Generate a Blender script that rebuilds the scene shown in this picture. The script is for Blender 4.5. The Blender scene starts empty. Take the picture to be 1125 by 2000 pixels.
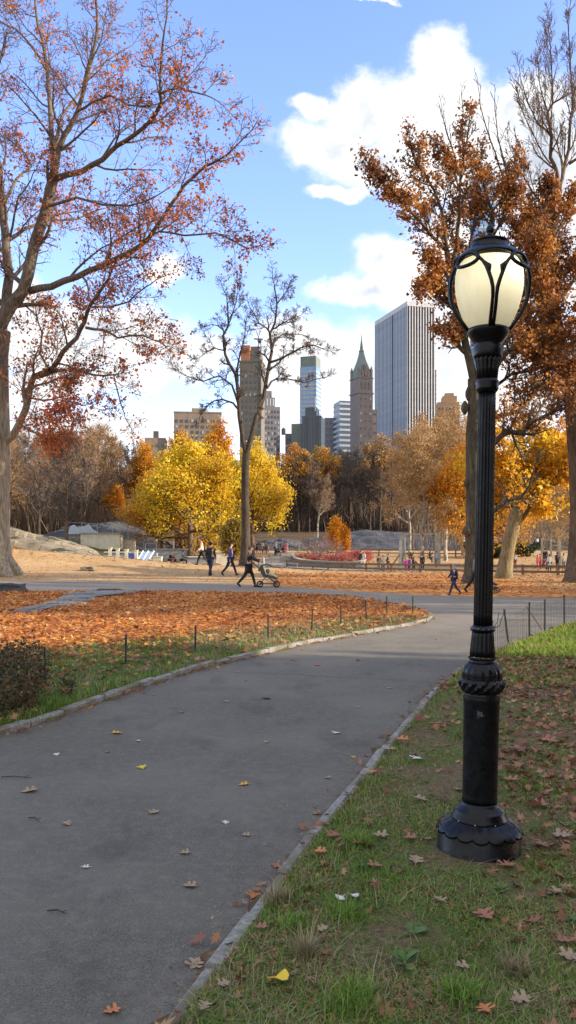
import bpy, bmesh, math, random
import numpy as np
from mathutils import Vector, Matrix, geometry
R = math.radians
rng = random.Random(7)
nr = np.random.default_rng(7)
S = bpy.context.scene
C = S.collection

# ------------------------------------------------------------------ camera
F = 1550.0; CH = 1.65; HZ = 1064.0
cd = bpy.data.cameras.new("camera"); cam = bpy.data.objects.new("camera", cd); C.objects.link(cam)
cam.location = (0, 0, CH); cam.rotation_euler = (R(90), 0, 0)
cd.sensor_fit = 'VERTICAL'; cd.sensor_height = 36; cd.lens = 36*F/2000
cd.shift_y = (HZ-1000)/2000
cd.clip_end = 6000; cd.clip_start = 0.05
S.camera = cam
def W(px, py, d):
    return Vector(((px-562.5)/F*d, d, CH-(py-HZ)/F*d))
def G(px, py, z=0.0):
    d = (CH-z)*F/(py-HZ)
    return Vector(((px-562.5)/F*d, d, z))

# ------------------------------------------------------------------ light
SUN_EL, SUN_AZ = 19.0, -9.0        # sun stands low on the right, a little behind the camera
S.view_settings.view_transform = 'Standard'; S.view_settings.look = 'None'
S.view_settings.exposure = 1.15; S.view_settings.gamma = 1
sv = Vector((math.cos(R(SUN_EL))*math.cos(R(SUN_AZ)), math.cos(R(SUN_EL))*math.sin(R(SUN_AZ)), math.sin(R(SUN_EL))))
sl = bpy.data.lights.new("sun", 'SUN'); so = bpy.data.objects.new("sun", sl); C.objects.link(so)
sl.energy = 3.9; sl.angle = R(0.5); sl.color = (1, .87, .70)
so.rotation_euler = sv.to_track_quat('Z', 'Y').to_euler()

# node helper -------------------------------------------------------
class NT:
    def __init__(s, nt): s.nt = nt; s.n = nt.nodes; s.l = nt.links
    def new(s, t, **kw):
        n = s.n.new(t)
        for k, v in kw.items():
            if k == 'ins':
                for a, b in v.items(): s.set(n, a, b)
            else: setattr(n, k, v)
        return n
    def set(s, n, a, b):
        if isinstance(b, bpy.types.NodeSocket): s.l.new(b, n.inputs[a])
        else: n.inputs[a].default_value = b
    def math(s, op, a, b=None, c=None, clamp=False):
        n = s.n.new('ShaderNodeMath'); n.operation = op; n.use_clamp = clamp
        for i, v in enumerate((a, b, c)):
            if v is not None: s.set(n, i, v)
        return n.outputs[0]
    def vm(s, op, a, b=None):
        n = s.n.new('ShaderNodeVectorMath'); n.operation = op
        s.set(n, 0, a)
        if b is not None: s.set(n, 1, b)
        return n.outputs['Value'] if op in ('LENGTH', 'DOT_PRODUCT') else n.outputs[0]
    def mix(s, f, a, b, mode='MIX'):
        n = s.n.new('ShaderNodeMixRGB'); n.blend_type = mode
        s.set(n, 0, f)
        for i, v in ((1, a), (2, b)):
            if not isinstance(v, bpy.types.NodeSocket) and len(v) == 3: v = (*v, 1)
            s.set(n, i, v)
        return n.outputs[0]
    def noise(s, vec, scale, detail=4, rough=.55, w=None):
        n = s.n.new('ShaderNodeTexNoise'); s.set(n, 'Scale', scale); s.set(n, 'Detail', detail); s.set(n, 'Roughness', rough)
        if vec is not None: s.set(n, 'Vector', vec)
        return n.outputs['Fac']
    def ramp(s, f, stops, interp='LINEAR'):
        n = s.n.new('ShaderNodeValToRGB'); n.color_ramp.interpolation = interp
        e = n.color_ramp.elements
        while len(e) < len(stops): e.new(.5)
        for q, (p, c) in zip(e, stops): q.position = p; q.color = (*c, 1) if len(c) == 3 else c
        s.set(n, 0, f); return n.outputs[0]
    def mr(s, f, a, b, c=0., d=1., sm=True):
        n = s.n.new('ShaderNodeMapRange'); n.interpolation_type = 'SMOOTHSTEP' if sm else 'LINEAR'
        s.set(n, 0, f); s.set(n, 1, a); s.set(n, 2, b); s.set(n, 3, c); s.set(n, 4, d); return n.outputs[0]

def make_world():
    w = bpy.data.worlds.new("World"); S.world = w; w.use_nodes = True
    w.node_tree.nodes.clear(); t = NT(w.node_tree)
    sky = t.new('ShaderNodeTexSky'); sky.sky_type = 'NISHITA'; sky.sun_disc = False
    sky.sun_elevation = R(SUN_EL); sky.sun_rotation = R(90-SUN_AZ); sky.altitude = 0
    sky.air_density = 1.0; sky.dust_density = .6; sky.ozone_density = 2.2
    tc = t.new('ShaderNodeTexCoord').outputs['Generated']
    sp = t.new('ShaderNodeSeparateXYZ'); t.set(sp, 0, tc)
    y = t.math('MAXIMUM', sp.outputs[1], .08)
    u = t.math('DIVIDE', sp.outputs[0], y); v = t.math('DIVIDE', sp.outputs[2], y)
    cb = t.new('ShaderNodeCombineXYZ'); t.set(cb, 0, u); t.set(cb, 1, v)
    p = cb.outputs[0]
    # billowing domain warp
    n1 = t.new('ShaderNodeTexNoise', ins={'Vector': p, 'Scale': 9., 'Detail': 7., 'Roughness': .6})
    wv = t.vm('SUBTRACT', n1.outputs['Color'], (.5, .5, .5))
    sc = t.new('ShaderNodeVectorMath', operation='SCALE'); t.set(sc, 0, wv); sc.inputs['Scale'].default_value = .085
    pw = t.vm('ADD', p, sc.outputs[0])
    blobs = [(862,112,52,48),(885,175,70,62),(800,215,80,50),(700,225,70,50),(612,203,42,20),(640,290,75,50),(740,320,110,48),
             (900,260,130,90),(1010,215,40,60),(1060,260,70,90),(960,350,150,60),(1090,330,90,80),(660,386,52,15),(860,330,90,70),
             (770,500,70,38),(720,560,85,26),(830,540,110,52),(930,480,100,70),(1040,560,120,60),(1110,470,60,70),
             (235,640,110,45),(130,660,150,60),(330,690,100,48),(60,600,80,30),(225,735,90,30),(600,700,110,70),(690,740,120,85),(540,815,90,40),
             (640,820,150,40),(870,680,60,90),(200,850,150,32),(70,760,100,50),(328,522,34,22),
             (735,1,30,6),(1000,720,120,120),(900,800,100,80),(20,860,120,60), (-250,500,160,60), (-300,700,220,90), (1400,400,170,90), (1500,700,200,90)]
    f = None
    for (cx, cy, rx, ry) in blobs:
        c = ((cx-562.5)/F, -(cy-HZ)/F, 0)
        a = t.vm('SUBTRACT', pw, c); a = t.vm('MULTIPLY', a, (F/rx, F/ry, 0)); l = t.vm('LENGTH', a)
        g = t.math('SUBTRACT', 1.25, l)
        f = g if f is None else t.math('SMOOTH_MAX', f, g, .25)
    nz = t.noise(p, 26., 7, .62)
    f2 = t.math('ADD', f, t.math('MULTIPLY', t.math('SUBTRACT', nz, .5), 1.3))
    front = t.mr(sp.outputs[1], .1, .3)
    m = t.math('MULTIPLY', t.mr(f2, -.3, .55), front)
    # unseen cloud added over the rest of the dome to whiten the ambient light
    nb = t.noise(t.vm('MULTIPLY', tc, (1., 1., 3.)), 2.4, 7, .6)
    back = t.math('MULTIPLY', t.mr(nb, .36, .5), t.math('SUBTRACT', 1., front))
    m = t.math('MAXIMUM', m, back)
    m = t.math('MULTIPLY', m, t.mr(sp.outputs[2], -.02, .02))
    # thin veil low down
    skyc = t.new('ShaderNodeHueSaturation', ins={'Saturation': 1.08, 'Value': 1.42, 'Color': sky.outputs[0]}).outputs[0]
    skyc = t.mix(1., skyc, (1.08, .92, 1.06), 'MULTIPLY')
    shade = t.noise(pw, 7.5, 5, .55)
    cc = t.ramp(shade, [(.32, (1.9, 2.1, 2.5)), (.48, (3.1, 3.2, 3.4)), (.6, (3.8, 3.75, 3.7))])
    thick = t.mr(f2, .2, 1.1)
    cc = t.mix(thick, (3.7, 3.75, 3.8), cc)
    col = t.mix(m, skyc, cc)
    bg = t.new('ShaderNodeBackground', ins={'Color': col, 'Strength': .15})
    t.l.new(bg.outputs[0], t.new('ShaderNodeOutputWorld').inputs[0])
make_world()

# ------------------------------------------------------------------ materials
MATS = {}
def mat(name, build):
    if name in MATS: return MATS[name]
    m = bpy.data.materials.new(name); m.use_nodes = True; m.node_tree.nodes.clear()
    t = NT(m.node_tree); out = t.new('ShaderNodeOutputMaterial')
    sh = build(t); t.l.new(sh, out.inputs[0]); MATS[name] = m; return m
def pbsdf(t, col, rough=.6, bump=None, bs=.3, bd=.01, metal=0., spec=.5, **kw):
    b = t.new('ShaderNodeBsdfPrincipled')
    if not isinstance(col, bpy.types.NodeSocket): col = (*col, 1)
    t.set(b, 'Base Color', col); t.set(b, 'Roughness', rough); t.set(b, 'Metallic', metal); t.set(b, 'Specular IOR Level', spec)
    for k, v in kw.items(): t.set(b, k, v)
    if bump is not None:
        n = t.new('ShaderNodeBump', ins={'Height': bump, 'Strength': bs, 'Distance': bd}); t.l.new(n.outputs[0], b.inputs['Normal'])
    return b.outputs[0]
def oc(t): return t.new('ShaderNodeTexCoord').outputs['Object']
def wpos(t): return t.new('ShaderNodeNewGeometry').outputs['Position']
def simple(name, col, rough=.6, var=.25, scale=6., bump=.2, metal=0., spec=.5):
    def b(t):
        p = oc(t); n = t.noise(p, scale, 5)
        lo = tuple(c*(1-var) for c in col); hi = tuple(min(1, c*(1+var)) for c in col)
        return pbsdf(t, t.ramp(n, [(.3, lo), (.7, hi)]), rough, n, bump, .01, metal, spec)
    return mat(name, b)
def bark(name, lo, hi, sc=1.5, patch=None, bd=.04):
    def b(t):
        p = oc(t); ps = t.vm('MULTIPLY', p, (6*sc, 6*sc, 1.1*sc))
        n = t.noise(ps, 1.6, 8, .65); big = t.noise(p, .55, 4)
        c = t.ramp(n, [(.32, lo), (.62, hi)])
        c = t.mix(t.mr(big, .4, .65), c, t.mix(.6, c, lo))
        if patch: c = t.mix(t.mr(t.noise(t.vm('MULTIPLY', p, (2, 2, .9)), 1.4, 4), .5, .56), c, patch)
        return pbsdf(t, c, .9, n, .9, bd, spec=.2)
    return mat(name, b)
def leafmat(name, stops, clump=.35, transl=.4, cscale=.6, dark=None):
    def b(t):
        g = t.new('ShaderNodeNewGeometry'); r = g.outputs['Random Per Island']
        n = t.noise(g.outputs['Position'], cscale, 3)
        f = t.math('ADD', t.math('MULTIPLY', r, 1-clump), t.math('MULTIPLY', t.mr(n, .3, .7), clump))
        c = t.ramp(f, stops)
        d = t.new('ShaderNodeBsdfPrincipled', ins={'Base Color': c, 'Roughness': .55, 'Specular IOR Level': .25})
        tr = t.new('ShaderNodeBsdfTranslucent', ins={'Color': c})
        mx = t.new('ShaderNodeMixShader', ins={0: transl}); t.l.new(d.outputs[0], mx.inputs[1]); t.l.new(tr.outputs[0], mx.inputs[2])
        return mx.outputs[0]
    return mat(name, b)

LEAF_LITTER = [(0, (.10, .032, .012)), (.22, (.27, .075, .018)), (.46, (.48, .165, .035)), (.72, (.64, .30, .075)), (1, (.78, .52, .20))]
def ground_mat():
    def b(t):
        p = wpos(t)
        z = t.new('ShaderNodeVertexColor', layer_name='zone'); sp = t.new('ShaderNodeSeparateColor'); t.set(sp, 0, z.outputs[0])
        # leaf carpet: cells the size of leaves
        vo = t.new('ShaderNodeTexVoronoi', ins={'Vector': t.vm('MULTIPLY', p, (1, .8, 1)), 'Scale': 9., 'Randomness': 1.})
        vs = t.new('ShaderNodeSeparateColor'); t.set(vs, 0, vo.outputs['Color'])
        big = t.noise(p, .35, 4); mid = t.noise(p, 2.2, 5)
        lv = t.ramp(t.math('ADD', t.math('MULTIPLY', vs.outputs[0], .7), t.math('MULTIPLY', big, .3)), LEAF_LITTER)
        fine = t.noise(p, 30., 6, .7)
        soil = t.ramp(fine, [(.3, (.07, .045, .028)), (.7, (.22, .15, .09))])
        grass = t.ramp(fine, [(.3, (.035, .045, .014)), (.55, (.10, .12, .03)), (.75, (.20, .18, .08))])
        grass = t.mix(t.mr(mid, .42, .62), grass, soil)
        tanc = t.ramp(t.math('ADD', t.math('MULTIPLY', mid, .5), t.math('MULTIPLY', big, .5)), [(.3, (.32, .19, .085)), (.5, (.45, .29, .135)), (.7, (.54, .38, .20))])
        tanc = t.mix(t.math('MULTIPLY', t.mr(vs.outputs[1], .86, .88), .6), tanc, lv)
        hill = t.ramp(t.math('ADD', t.math('MULTIPLY', mid, .4), t.math('MULTIPLY', big, .6)), [(.3, (.06, .045, .03)), (.6, (.14, .095, .055))])  # dark earth tone, with the shade of the far slope painted in
        c = hill
        def edge(ch, k):
            return t.mr(t.math('ADD', ch, t.math('MULTIPLY', t.math('SUBTRACT', mid, .5), k)), .42, .58)
        c = t.mix(edge(sp.outputs[2], .8), c, tanc)
        c = t.mix(edge(sp.outputs[1], .9), c, lv)
        c = t.mix(edge(sp.outputs[0], .6), c, grass)
        h = t.math('ADD', t.math('MULTIPLY', fine, .4), t.math('MULTIPLY', vo.outputs['Distance'], .6))
        return pbsdf(t, c, .95, h, .6, .03, spec=.1)
    return mat('ground_cover', b)
def asphalt_mat(name='asphalt', k=1.0):
    def b(t):
        p = wpos(t)
        f1 = t.noise(p, 105., 3, .85); f2 = t.noise(p, 14., 5, .6); f3 = t.noise(p, .7, 5, .6)
        vo = t.new('ShaderNodeTexVoronoi', ins={'Vector': p, 'Scale': 95.}); vs = t.new('ShaderNodeSeparateColor'); t.set(vs, 0, vo.outputs['Color'])
        c = t.ramp(f1, [(.3, (.050*k, .046*k, .035*k)), (.5, (.118*k, .107*k, .082*k)), (.72, (.215*k, .195*k, .152*k))])
        c = t.mix(t.math('MULTIPLY', t.mr(vs.outputs[0], .80, 1.), .30), c, (.26*k, .24*k, .21*k))
        c = t.mix(t.math('MULTIPLY', t.mr(f2, .45, .7), .35), c, (.22*k, .195*k, .155*k))
        c = t.mix(t.math('MULTIPLY', t.mr(f3, .4, .65), .4), c, (.21*k, .187*k, .145*k))
        # old cracks and a paving seam
        wv = t.new('ShaderNodeTexNoise', ins={'Vector': p, 'Scale': 1.6, 'Detail': 5.}); off = t.vm('MULTIPLY', t.vm('SUBTRACT', wv.outputs['Color'], (.5, .5, .5)), (.45, .45, 0))
        ce = t.new('ShaderNodeTexVoronoi', feature='DISTANCE_TO_EDGE', ins={'Vector': t.vm('ADD', p, off), 'Scale': .34})
        ck = t.math('MULTIPLY', t.mr(ce.outputs['Distance'], .004, .001), t.mr(t.noise(p, .4, 3), .44, .56))
        c = t.mix(t.math('MULTIPLY', ck, .0), c, (.016, .015, .013))
        sy = t.new('ShaderNodeSeparateXYZ'); t.set(sy, 0, t.vm('ADD', p, off)); sm = t.math('ABSOLUTE', t.math('SUBTRACT', sy.outputs[1], t.math('MULTIPLY_ADD', sy.outputs[0], -.32, 10.1)))
        c = t.mix(t.math('MULTIPLY', t.mr(sm, .03, .008), .55), c, (.02, .019, .016))
        # damp worn stains
        c = t.mix(t.math('MULTIPLY', t.mr(t.noise(t.vm('MULTIPLY', p, (1, .5, 1)), 1.7, 6, .65), .52, .66), .35), c, (.045, .040, .033))
        # paler tan mixed in from the middle distance onward
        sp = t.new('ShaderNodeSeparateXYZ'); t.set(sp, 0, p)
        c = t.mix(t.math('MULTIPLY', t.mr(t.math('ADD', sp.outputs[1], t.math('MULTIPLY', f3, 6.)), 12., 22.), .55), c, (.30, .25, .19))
        return pbsdf(t, c, .85, t.math('ADD', f1, vs.outputs[0]), .5, .006, spec=.3)
    return mat(name, b)

# ------------------------------------------------------------------ mesh helpers
class MB:
    def __init__(s): s.v = []; s.f = []
    def add(s, vs, fs):
        o = len(s.v); s.v.extend([tuple(q) for q in vs]); s.f.extend([tuple(i+o for i in f) for f in fs])
    def box(s, c, d, rz=0., M=None):
        vs = []
        for k in (-1, 1):
            for a, b in ((-1,-1),(1,-1),(1,1),(-1,1)):
                x, y = a*d[0]/2, b*d[1]/2
                q = Vector((x*math.cos(rz)-y*math.sin(rz)+c[0], x*math.sin(rz)+y*math.cos(rz)+c[1], c[2]+k*d[2]/2))
                vs.append(M @ q if M else q)
        s.add(vs, [(3,2,1,0),(4,5,6,7),(0,1,5,4),(1,2,6,5),(2,3,7,6),(3,0,4,7)])
    def bar(s, a, b, w, h=None):           # rectangular bar from a to b
        a = Vector(a); b = Vector(b); d = (b-a).normalized(); h = h or w
        u = d.cross(Vector((0,0,1)));  u = Vector((1,0,0)) if u.length < 1e-3 else u.normalized()
        v = u.cross(d); vs = []
        for q in (a, b):
            for i, j in ((-1,-1),(1,-1),(1,1),(-1,1)): vs.append(q+u*w/2*i+v*h/2*j)
        s.add(vs, [(3,2,1,0),(4,5,6,7),(0,1,5,4),(1,2,6,5),(2,3,7,6),(3,0,4,7)])
    def tube(s, pts, rad, n=6, cap=True):
        pts = [Vector(p) for p in pts]
        if not hasattr(rad, '__len__'): rad = [rad]*len(pts)
        o = len(s.v); u = None; L = len(pts)
        for i, p in enumerate(pts):
            d = (pts[min(i+1, L-1)]-pts[max(i-1, 0)])
            d = d.normalized() if d.length > 1e-9 else Vector((0,0,1))
            if u is None:
                u = d.cross(Vector((0, 1, .3)));  u = Vector((1,0,0)) if u.length < 1e-3 else u.normalized()
            else:
                u = (u - d*u.dot(d)); u = u.normalized() if u.length > 1e-6 else d.orthogonal().normalized()
            w = d.cross(u); r = rad[i]
            for k in range(n):
                a = 2*math.pi*k/n; s.v.append(tuple(p+u*(r*math.cos(a))+w*(r*math.sin(a))))
        for i in range(L-1):
            for k in range(n):
                a = o+i*n+k; b = o+i*n+(k+1) % n; s.f.append((a, b, b+n, a+n))
        if cap: s.f.append(tuple(o+k for k in range(n))[::-1]); s.f.append(tuple(o+(L-1)*n+k for k in range(n)))
    def lathe(s, prof, n=32, c=(0,0,0), flute=None):  # prof [(z, r)]
        o = len(s.v)
        for (z, r) in prof:
            for k in range(n):
                a = 2*math.pi*k/n; rr = r*(flute(a, z) if flute else 1)
                s.v.append((c[0]+rr*math.cos(a), c[1]+rr*math.sin(a), c[2]+z))
        for i in range(len(prof)-1):
            for k in range(n):
                a = o+i*n+k; b = o+i*n+(k+1) % n; s.f.append((a, b, b+n, a+n))
        s.f.append(tuple(o+k for k in range(n))[::-1]); s.f.append(tuple(o+(len(prof)-1)*n+k for k in range(n)))
    def sphere(s, c, r, n=10, m=7, sq=(1,1,1)):
        o = len(s.v)
        for i in range(m+1):
            t = math.pi*i/m
            for k in range(n):
                a = 2*math.pi*k/n
                s.v.append((c[0]+r*sq[0]*math.sin(t)*math.cos(a), c[1]+r*sq[1]*math.sin(t)*math.sin(a), c[2]-r*sq[2]*math.cos(t)))
        for i in range(m):
            for k in range(n):
                a = o+i*n+k; b = o+i*n+(k+1) % n; s.f.append((a, b, b+n, a+n))
    def prism(s, foot, z0, z1):
        n = len(foot); vs = [(x, y, z0) for x, y in foot]+[(x, y, z1) for x, y in foot]
        s.add(vs, [tuple(range(n))[::-1], tuple(range(n, 2*n))]+[(i, (i+1) % n, (i+1) % n+n, i+n) for i in range(n)])
    def build(s, name, m, parent=None, smooth=False, loc=None):
        me = bpy.data.meshes.new(name); me.from_pydata(s.v, [], s.f); me.update()
        if smooth: me.polygons.foreach_set('use_smooth', [True]*len(me.polygons))
        o = bpy.data.objects.new(name, me); C.objects.link(o)
        if m: me.materials.append(m)
        if parent is not None: o.parent = parent
        if loc is not None: o.location = loc
        return o
def npmesh(name, V, Fq, m, parent=None, loc=None, smooth=False):
    """V (n,3), Fq (k,c) all faces with c corners"""
    me = bpy.data.meshes.new(name); n, (k, c) = len(V), Fq.shape
    me.vertices.add(n); me.vertices.foreach_set('co', V.astype(np.float32).ravel())
    me.loops.add(k*c); me.loops.foreach_set('vertex_index', Fq.astype(np.int32).ravel())
    me.polygons.add(k); me.polygons.foreach_set('loop_start', np.arange(0, k*c, c, dtype=np.int32))
    try: me.polygons.foreach_set('loop_total', np.full(k, c, dtype=np.int32))
    except Exception: pass
    if smooth: me.polygons.foreach_set('use_smooth', np.ones(k, dtype=bool))
    me.update(calc_edges=True); me.validate()
    o = bpy.data.objects.new(name, me); C.objects.link(o)
    if m: me.materials.append(m)
    if parent is not None: o.parent = parent
    if loc is not None: o.location = loc
    return o
def tag(o, label=None, cat=None, group=None, kind=None):
    if label: o['label'] = label
    if cat: o['category'] = cat
    if group: o['group'] = group
    if kind: o['kind'] = kind
    return o
def thing(name, label, cat, loc=(0,0,0), rz=0., group=None):
    o = bpy.data.objects.new(name, None); C.objects.link(o); o.location = loc; o.rotation_euler = (0, 0, rz)
    o.empty_display_size = .3
    return tag(o, label, cat, group)
def copy_tree(o, parent=None):
    c = o.copy(); C.objects.link(c)
    if parent is not None: c.parent = parent
    for ch in list(o.children): copy_tree(ch, c)
    return c
def setmat(o, m):
    o.material_slots[0].link = 'OBJECT'; o.material_slots[0].material = m

# ------------------------------------------------------------------ terrain
YK = [-40, 40, 60, 78, 112, 132, 168, 230, 400, 3000]
ZK = [0, 0, -.32, -.2, .5, 1.9, 6.2, 8.5, 11.0, 8.0]
def ss(a, b, x): t = np.clip((x-a)/(b-a), 0, 1); return t*t*(3-2*t)
def H(x, y):
    x = np.asarray(x, float); y = np.asarray(y, float)
    z = np.interp(y, YK, ZK)
    A = np.interp(x, [-45, -30, -18, -7, 1, 6], [2.6, 2.3, 1.62, .62, .1, 0])
    sg = np.where(y < 50, 6.4, 13.)
    z = z + A*np.exp(-((y-50)/sg)**2)*ss(36.5, 40, y)
    z = z + 2.3*ss(-13, -27, x)*ss(58, 92, y)*(1-ss(110, 160, y))
    return z
def Hf(x, y): return float(H(x, y))
def drop(v): v = Vector(v); v.z = Hf(v.x, v.y); return v
def at(px, d):      # ground point seen in pixel column px at depth d
    x = (px-562.5)/F*d; return Vector((x, d, Hf(x, d)))

def gp(l): return [(G(a, b).x, G(a, b).y) for a, b in l]
left_edge = [(-7, -9), (-5, 0), (-3.3, 4.6)] + gp([(0,1437),(60,1419),(150,1388),(225,1361),(300,1335),(375,1312),(450,1293),(525,1275),(600,1258),(700,1240),(800,1223),(832,1214)])
nose = gp([(845,1208),(842,1202),(815,1194)])
near_edge = gp([(790,1188),(740,1178),(690,1170),(600,1163),(450,1160),(250,1157),(100,1157),(0,1161)])+[(-25, 25), (-60, 24)]
far_edge = [(-60, 37), (-30, 36.6)]+gp([(0,1134),(300,1137),(430,1141),(560,1146),(700,1155),(860,1163),(1000,1166),(1125,1168)])+[(16, 24.5), (60, 25)]
right_edge = [(-3, -9), (-1.5, -2), (-.75, 1.2)] + gp([(340,2000),(400,1915),(480,1810),(540,1728),(600,1650),(650,1588),(700,1530),(740,1476),(780,1430),(850,1352),(890,1318),(930,1299),(985,1273),(1050,1245),(1125,1217)])+[(9, 18.6), (16, 20), (60, 20.5)]
leafbed = left_edge + nose + near_edge           # island on the left (closed on the far left)
verge = right_edge + [(60, -9)]
def inside(px, py, poly):
    poly = np.array(poly); ins = np.zeros(px.shape, bool); n = len(poly)
    for i in range(n):
        x0, y0 = poly[i]; x1, y1 = poly[(i+1) % n]
        c = ((y0 > py) != (y1 > py)) & (px < (x1-x0)*(py-y0)/((y1-y0)+1e-12)+x0); ins ^= c
    return ins
def segdist(px, py, line):
    d = np.full(px.shape, 1e9)
    for (x0, y0), (x1, y1) in zip(line[:-1], line[1:]):
        L = (x1-x0)**2+(y1-y0)**2; t = np.clip(((px-x0)*(x1-x0)+(py-y0)*(y1-y0))/L, 0, 1)
        d = np.minimum(d, np.hypot(px-x0-t*(x1-x0), py-y0-t*(y1-y0)))
    return d
leafpoly = leafbed + [(-60, -9)]

def axis(fine0, fine1, step, lo, hi, g=1.09):
    a = list(np.arange(fine0, fine1+1e-6, step)); s = step
    while a[-1] < hi: s *= g; a.append(a[-1]+s)
    s = step; b = []
    q = fine0
    while q > lo: s *= g; q -= s; b.append(q)
    return np.array(b[::-1]+a)
def make_ground():
    xs = axis(-14, 9, .17, -2500, 2500); ys = axis(1.5, 28, .17, -60, 3500, 1.045)
    X, Y = np.meshgrid(xs, ys); Z = H(X, Y)
    inV = inside(X, Y, verge); inL = inside(X, Y, leafpoly)
    dV = segdist(X, Y, right_edge); dL = segdist(X, Y, left_edge+nose+near_edge)
    Z = Z + np.where(inV, .035*ss(0, .35, dV)+.03, 0) + np.where(inL, .035*ss(0, .35, dL)+.03, 0)
    bumps = .012*np.sin(X*5.1+np.sin(Y*3.3))*np.sin(Y*4.3+X)
    Z = Z + np.where((inV | inL), bumps*ss(.1, .6, np.minimum(dV, dL)), 0)
    Z = Z - np.where((Y > -20) & (Y < 37.5) & ~inV & ~inL & (np.abs(X) < 70), .012, 0)
    n, m = X.shape
    V = np.stack([X.ravel(), Y.ravel(), Z.ravel()], 1)
    i = np.arange(n*m).reshape(n, m)
    Fq = np.stack([i[:-1,:-1], i[:-1,1:], i[1:,1:], i[1:,:-1]], -1).reshape(-1, 4)
    o = npmesh('ground', V, Fq, ground_mat(), smooth=True); tag(o, kind='structure')
    Rz = np.zeros_like(X); Gz = np.zeros_like(X); Bz = np.zeros_like(X)
    Rz[inV] = 1.
    d2 = segdist(X, Y, left_edge)
    lim = np.interp(X, [-12, -5, -1.5, .5, 3], [4.0, 3.5, 2.1, 1.7, 1.0])
    wl = ss(lim+.8, lim-.8, d2); wl[Y < 5] = 1
    Rz = np.where(inL, wl, Rz); Gz = np.where(inL, 1., Gz)
    rest = (~inV & ~inL)
    tan = rest & (Y > 30) & (Y < 120)
    Bz[tan] = 1.
    # orange drifts beside the far side of the crossing path
    strip = rest & (Y > 25) & (Y < 47) & (X > -1+0*Y)
    Gz = np.where(strip, .95*np.interp(X, [-1, 0, 8, 11], [.3, 1, .85, .45]), Gz)
    Gz = np.where(rest & (Y > 47) & (Y < 112), .36, Gz)
    Rz = np.where(rest & (Y > 165), .75*ss(-.2, .35, np.sin(X*.05)), Rz)
    Rz = np.where(rest & (X < -20) & (Y > 88) & (Y < 150), .8, Rz)
    Rz = np.where(rest & (np.abs(X+22) < 16) & (Y > 70) & (Y < 105), .7, Rz)
    Bz = np.where(rest & (Y > 116), .0, Bz)
    col = np.stack([Rz.ravel(), Gz.ravel(), Bz.ravel(), np.ones(n*m)], 1).astype(np.float32)
    a = o.data.color_attributes.new('zone', 'FLOAT_COLOR', 'POINT'); a.data.foreach_set('color', col.ravel())
    return o
make_ground()

def sheet(name, poly, z, m):
    bm = bmesh.new(); vs = [bm.verts.new((x, y, z)) for x, y in poly]
    es = [bm.edges.new((vs[i], vs[(i+1) % len(vs)])) for i in range(len(vs))]
    bmesh.ops.triangle_fill(bm, edges=es, use_beauty=True, use_dissolve=False)
    for f in bm.faces:
        if f.normal.z < 0: f.normal_flip()
    me = bpy.data.meshes.new(name); bm.to_mesh(me); bm.free(); me.materials.append(m)
    o = bpy.data.objects.new(name, me); C.objects.link(o); return tag(o, kind='structure')
pave = left_edge+nose+near_edge+far_edge+right_edge[::-1]
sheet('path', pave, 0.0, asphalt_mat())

kerb_m = mat('kerb_stone', lambda t: pbsdf(t, t.mix(t.mr(t.noise(wpos(t), 2.5, 5), .45, .6), t.ramp(t.noise(wpos(t), 30, 5), [(.3, (.16, .15, .13)), (.7, (.36, .34, .30))]), (.17, .15, .10)), .9, t.noise(wpos(t), 40, 5), .7, .01, spec=.2))
def kerb(line, side, name, w=.12):
    mb = MB(); r = random.Random(3)
    P = [Vector((x, y, 0)) for x, y in line]; seg = []
    acc = 0
    for a, b in zip(P[:-1], P[1:]):
        L = (b-a).length; d = (b-a)/L; t0 = 0
        while t0 < L-.02:
            l = min(r.uniform(.38, .62), L-t0)
            if L-t0-l < .15: l = L-t0
            n = Vector((-d.y, d.x, 0))*side
            p0 = a+d*(t0+.006); p1 = a+d*(t0+l-.006); o = r.uniform(-.01, .01); h = .062+r.uniform(-.010, .014); ww = w+r.uniform(-.012, .014)
            off0 = n*(o-.01)
            q = []
            for zz, e0, e1 in ((-.05, 0, ww), (h-.014, 0.0, ww), (h, .014, ww-.012)):
                for pp in (p0, p1):
                    for e in (e0, e1): q.append(pp+off0+n*e+Vector((0, 0, zz+(r.uniform(-.003, .003) if zz > 0 else 0))))
            fs = []
            for k in (0, 4):
                fs += [(k, k+2, k+6, k+4), (k+1, k+5, k+7, k+3), (k, k+4, k+5, k+1), (k+2, k+3, k+7, k+6)]
            fs += [(8, 10, 11, 9), (0, 1, 3, 2)]
            mb.add(q, fs); t0 += l
    o = mb.build(name, kerb_m); return tag(o, kind='structure')
kerb(left_edge+nose, 1, 'kerb', .085)
kerb(right_edge[:16], -1, 'kerb', .066)
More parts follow.
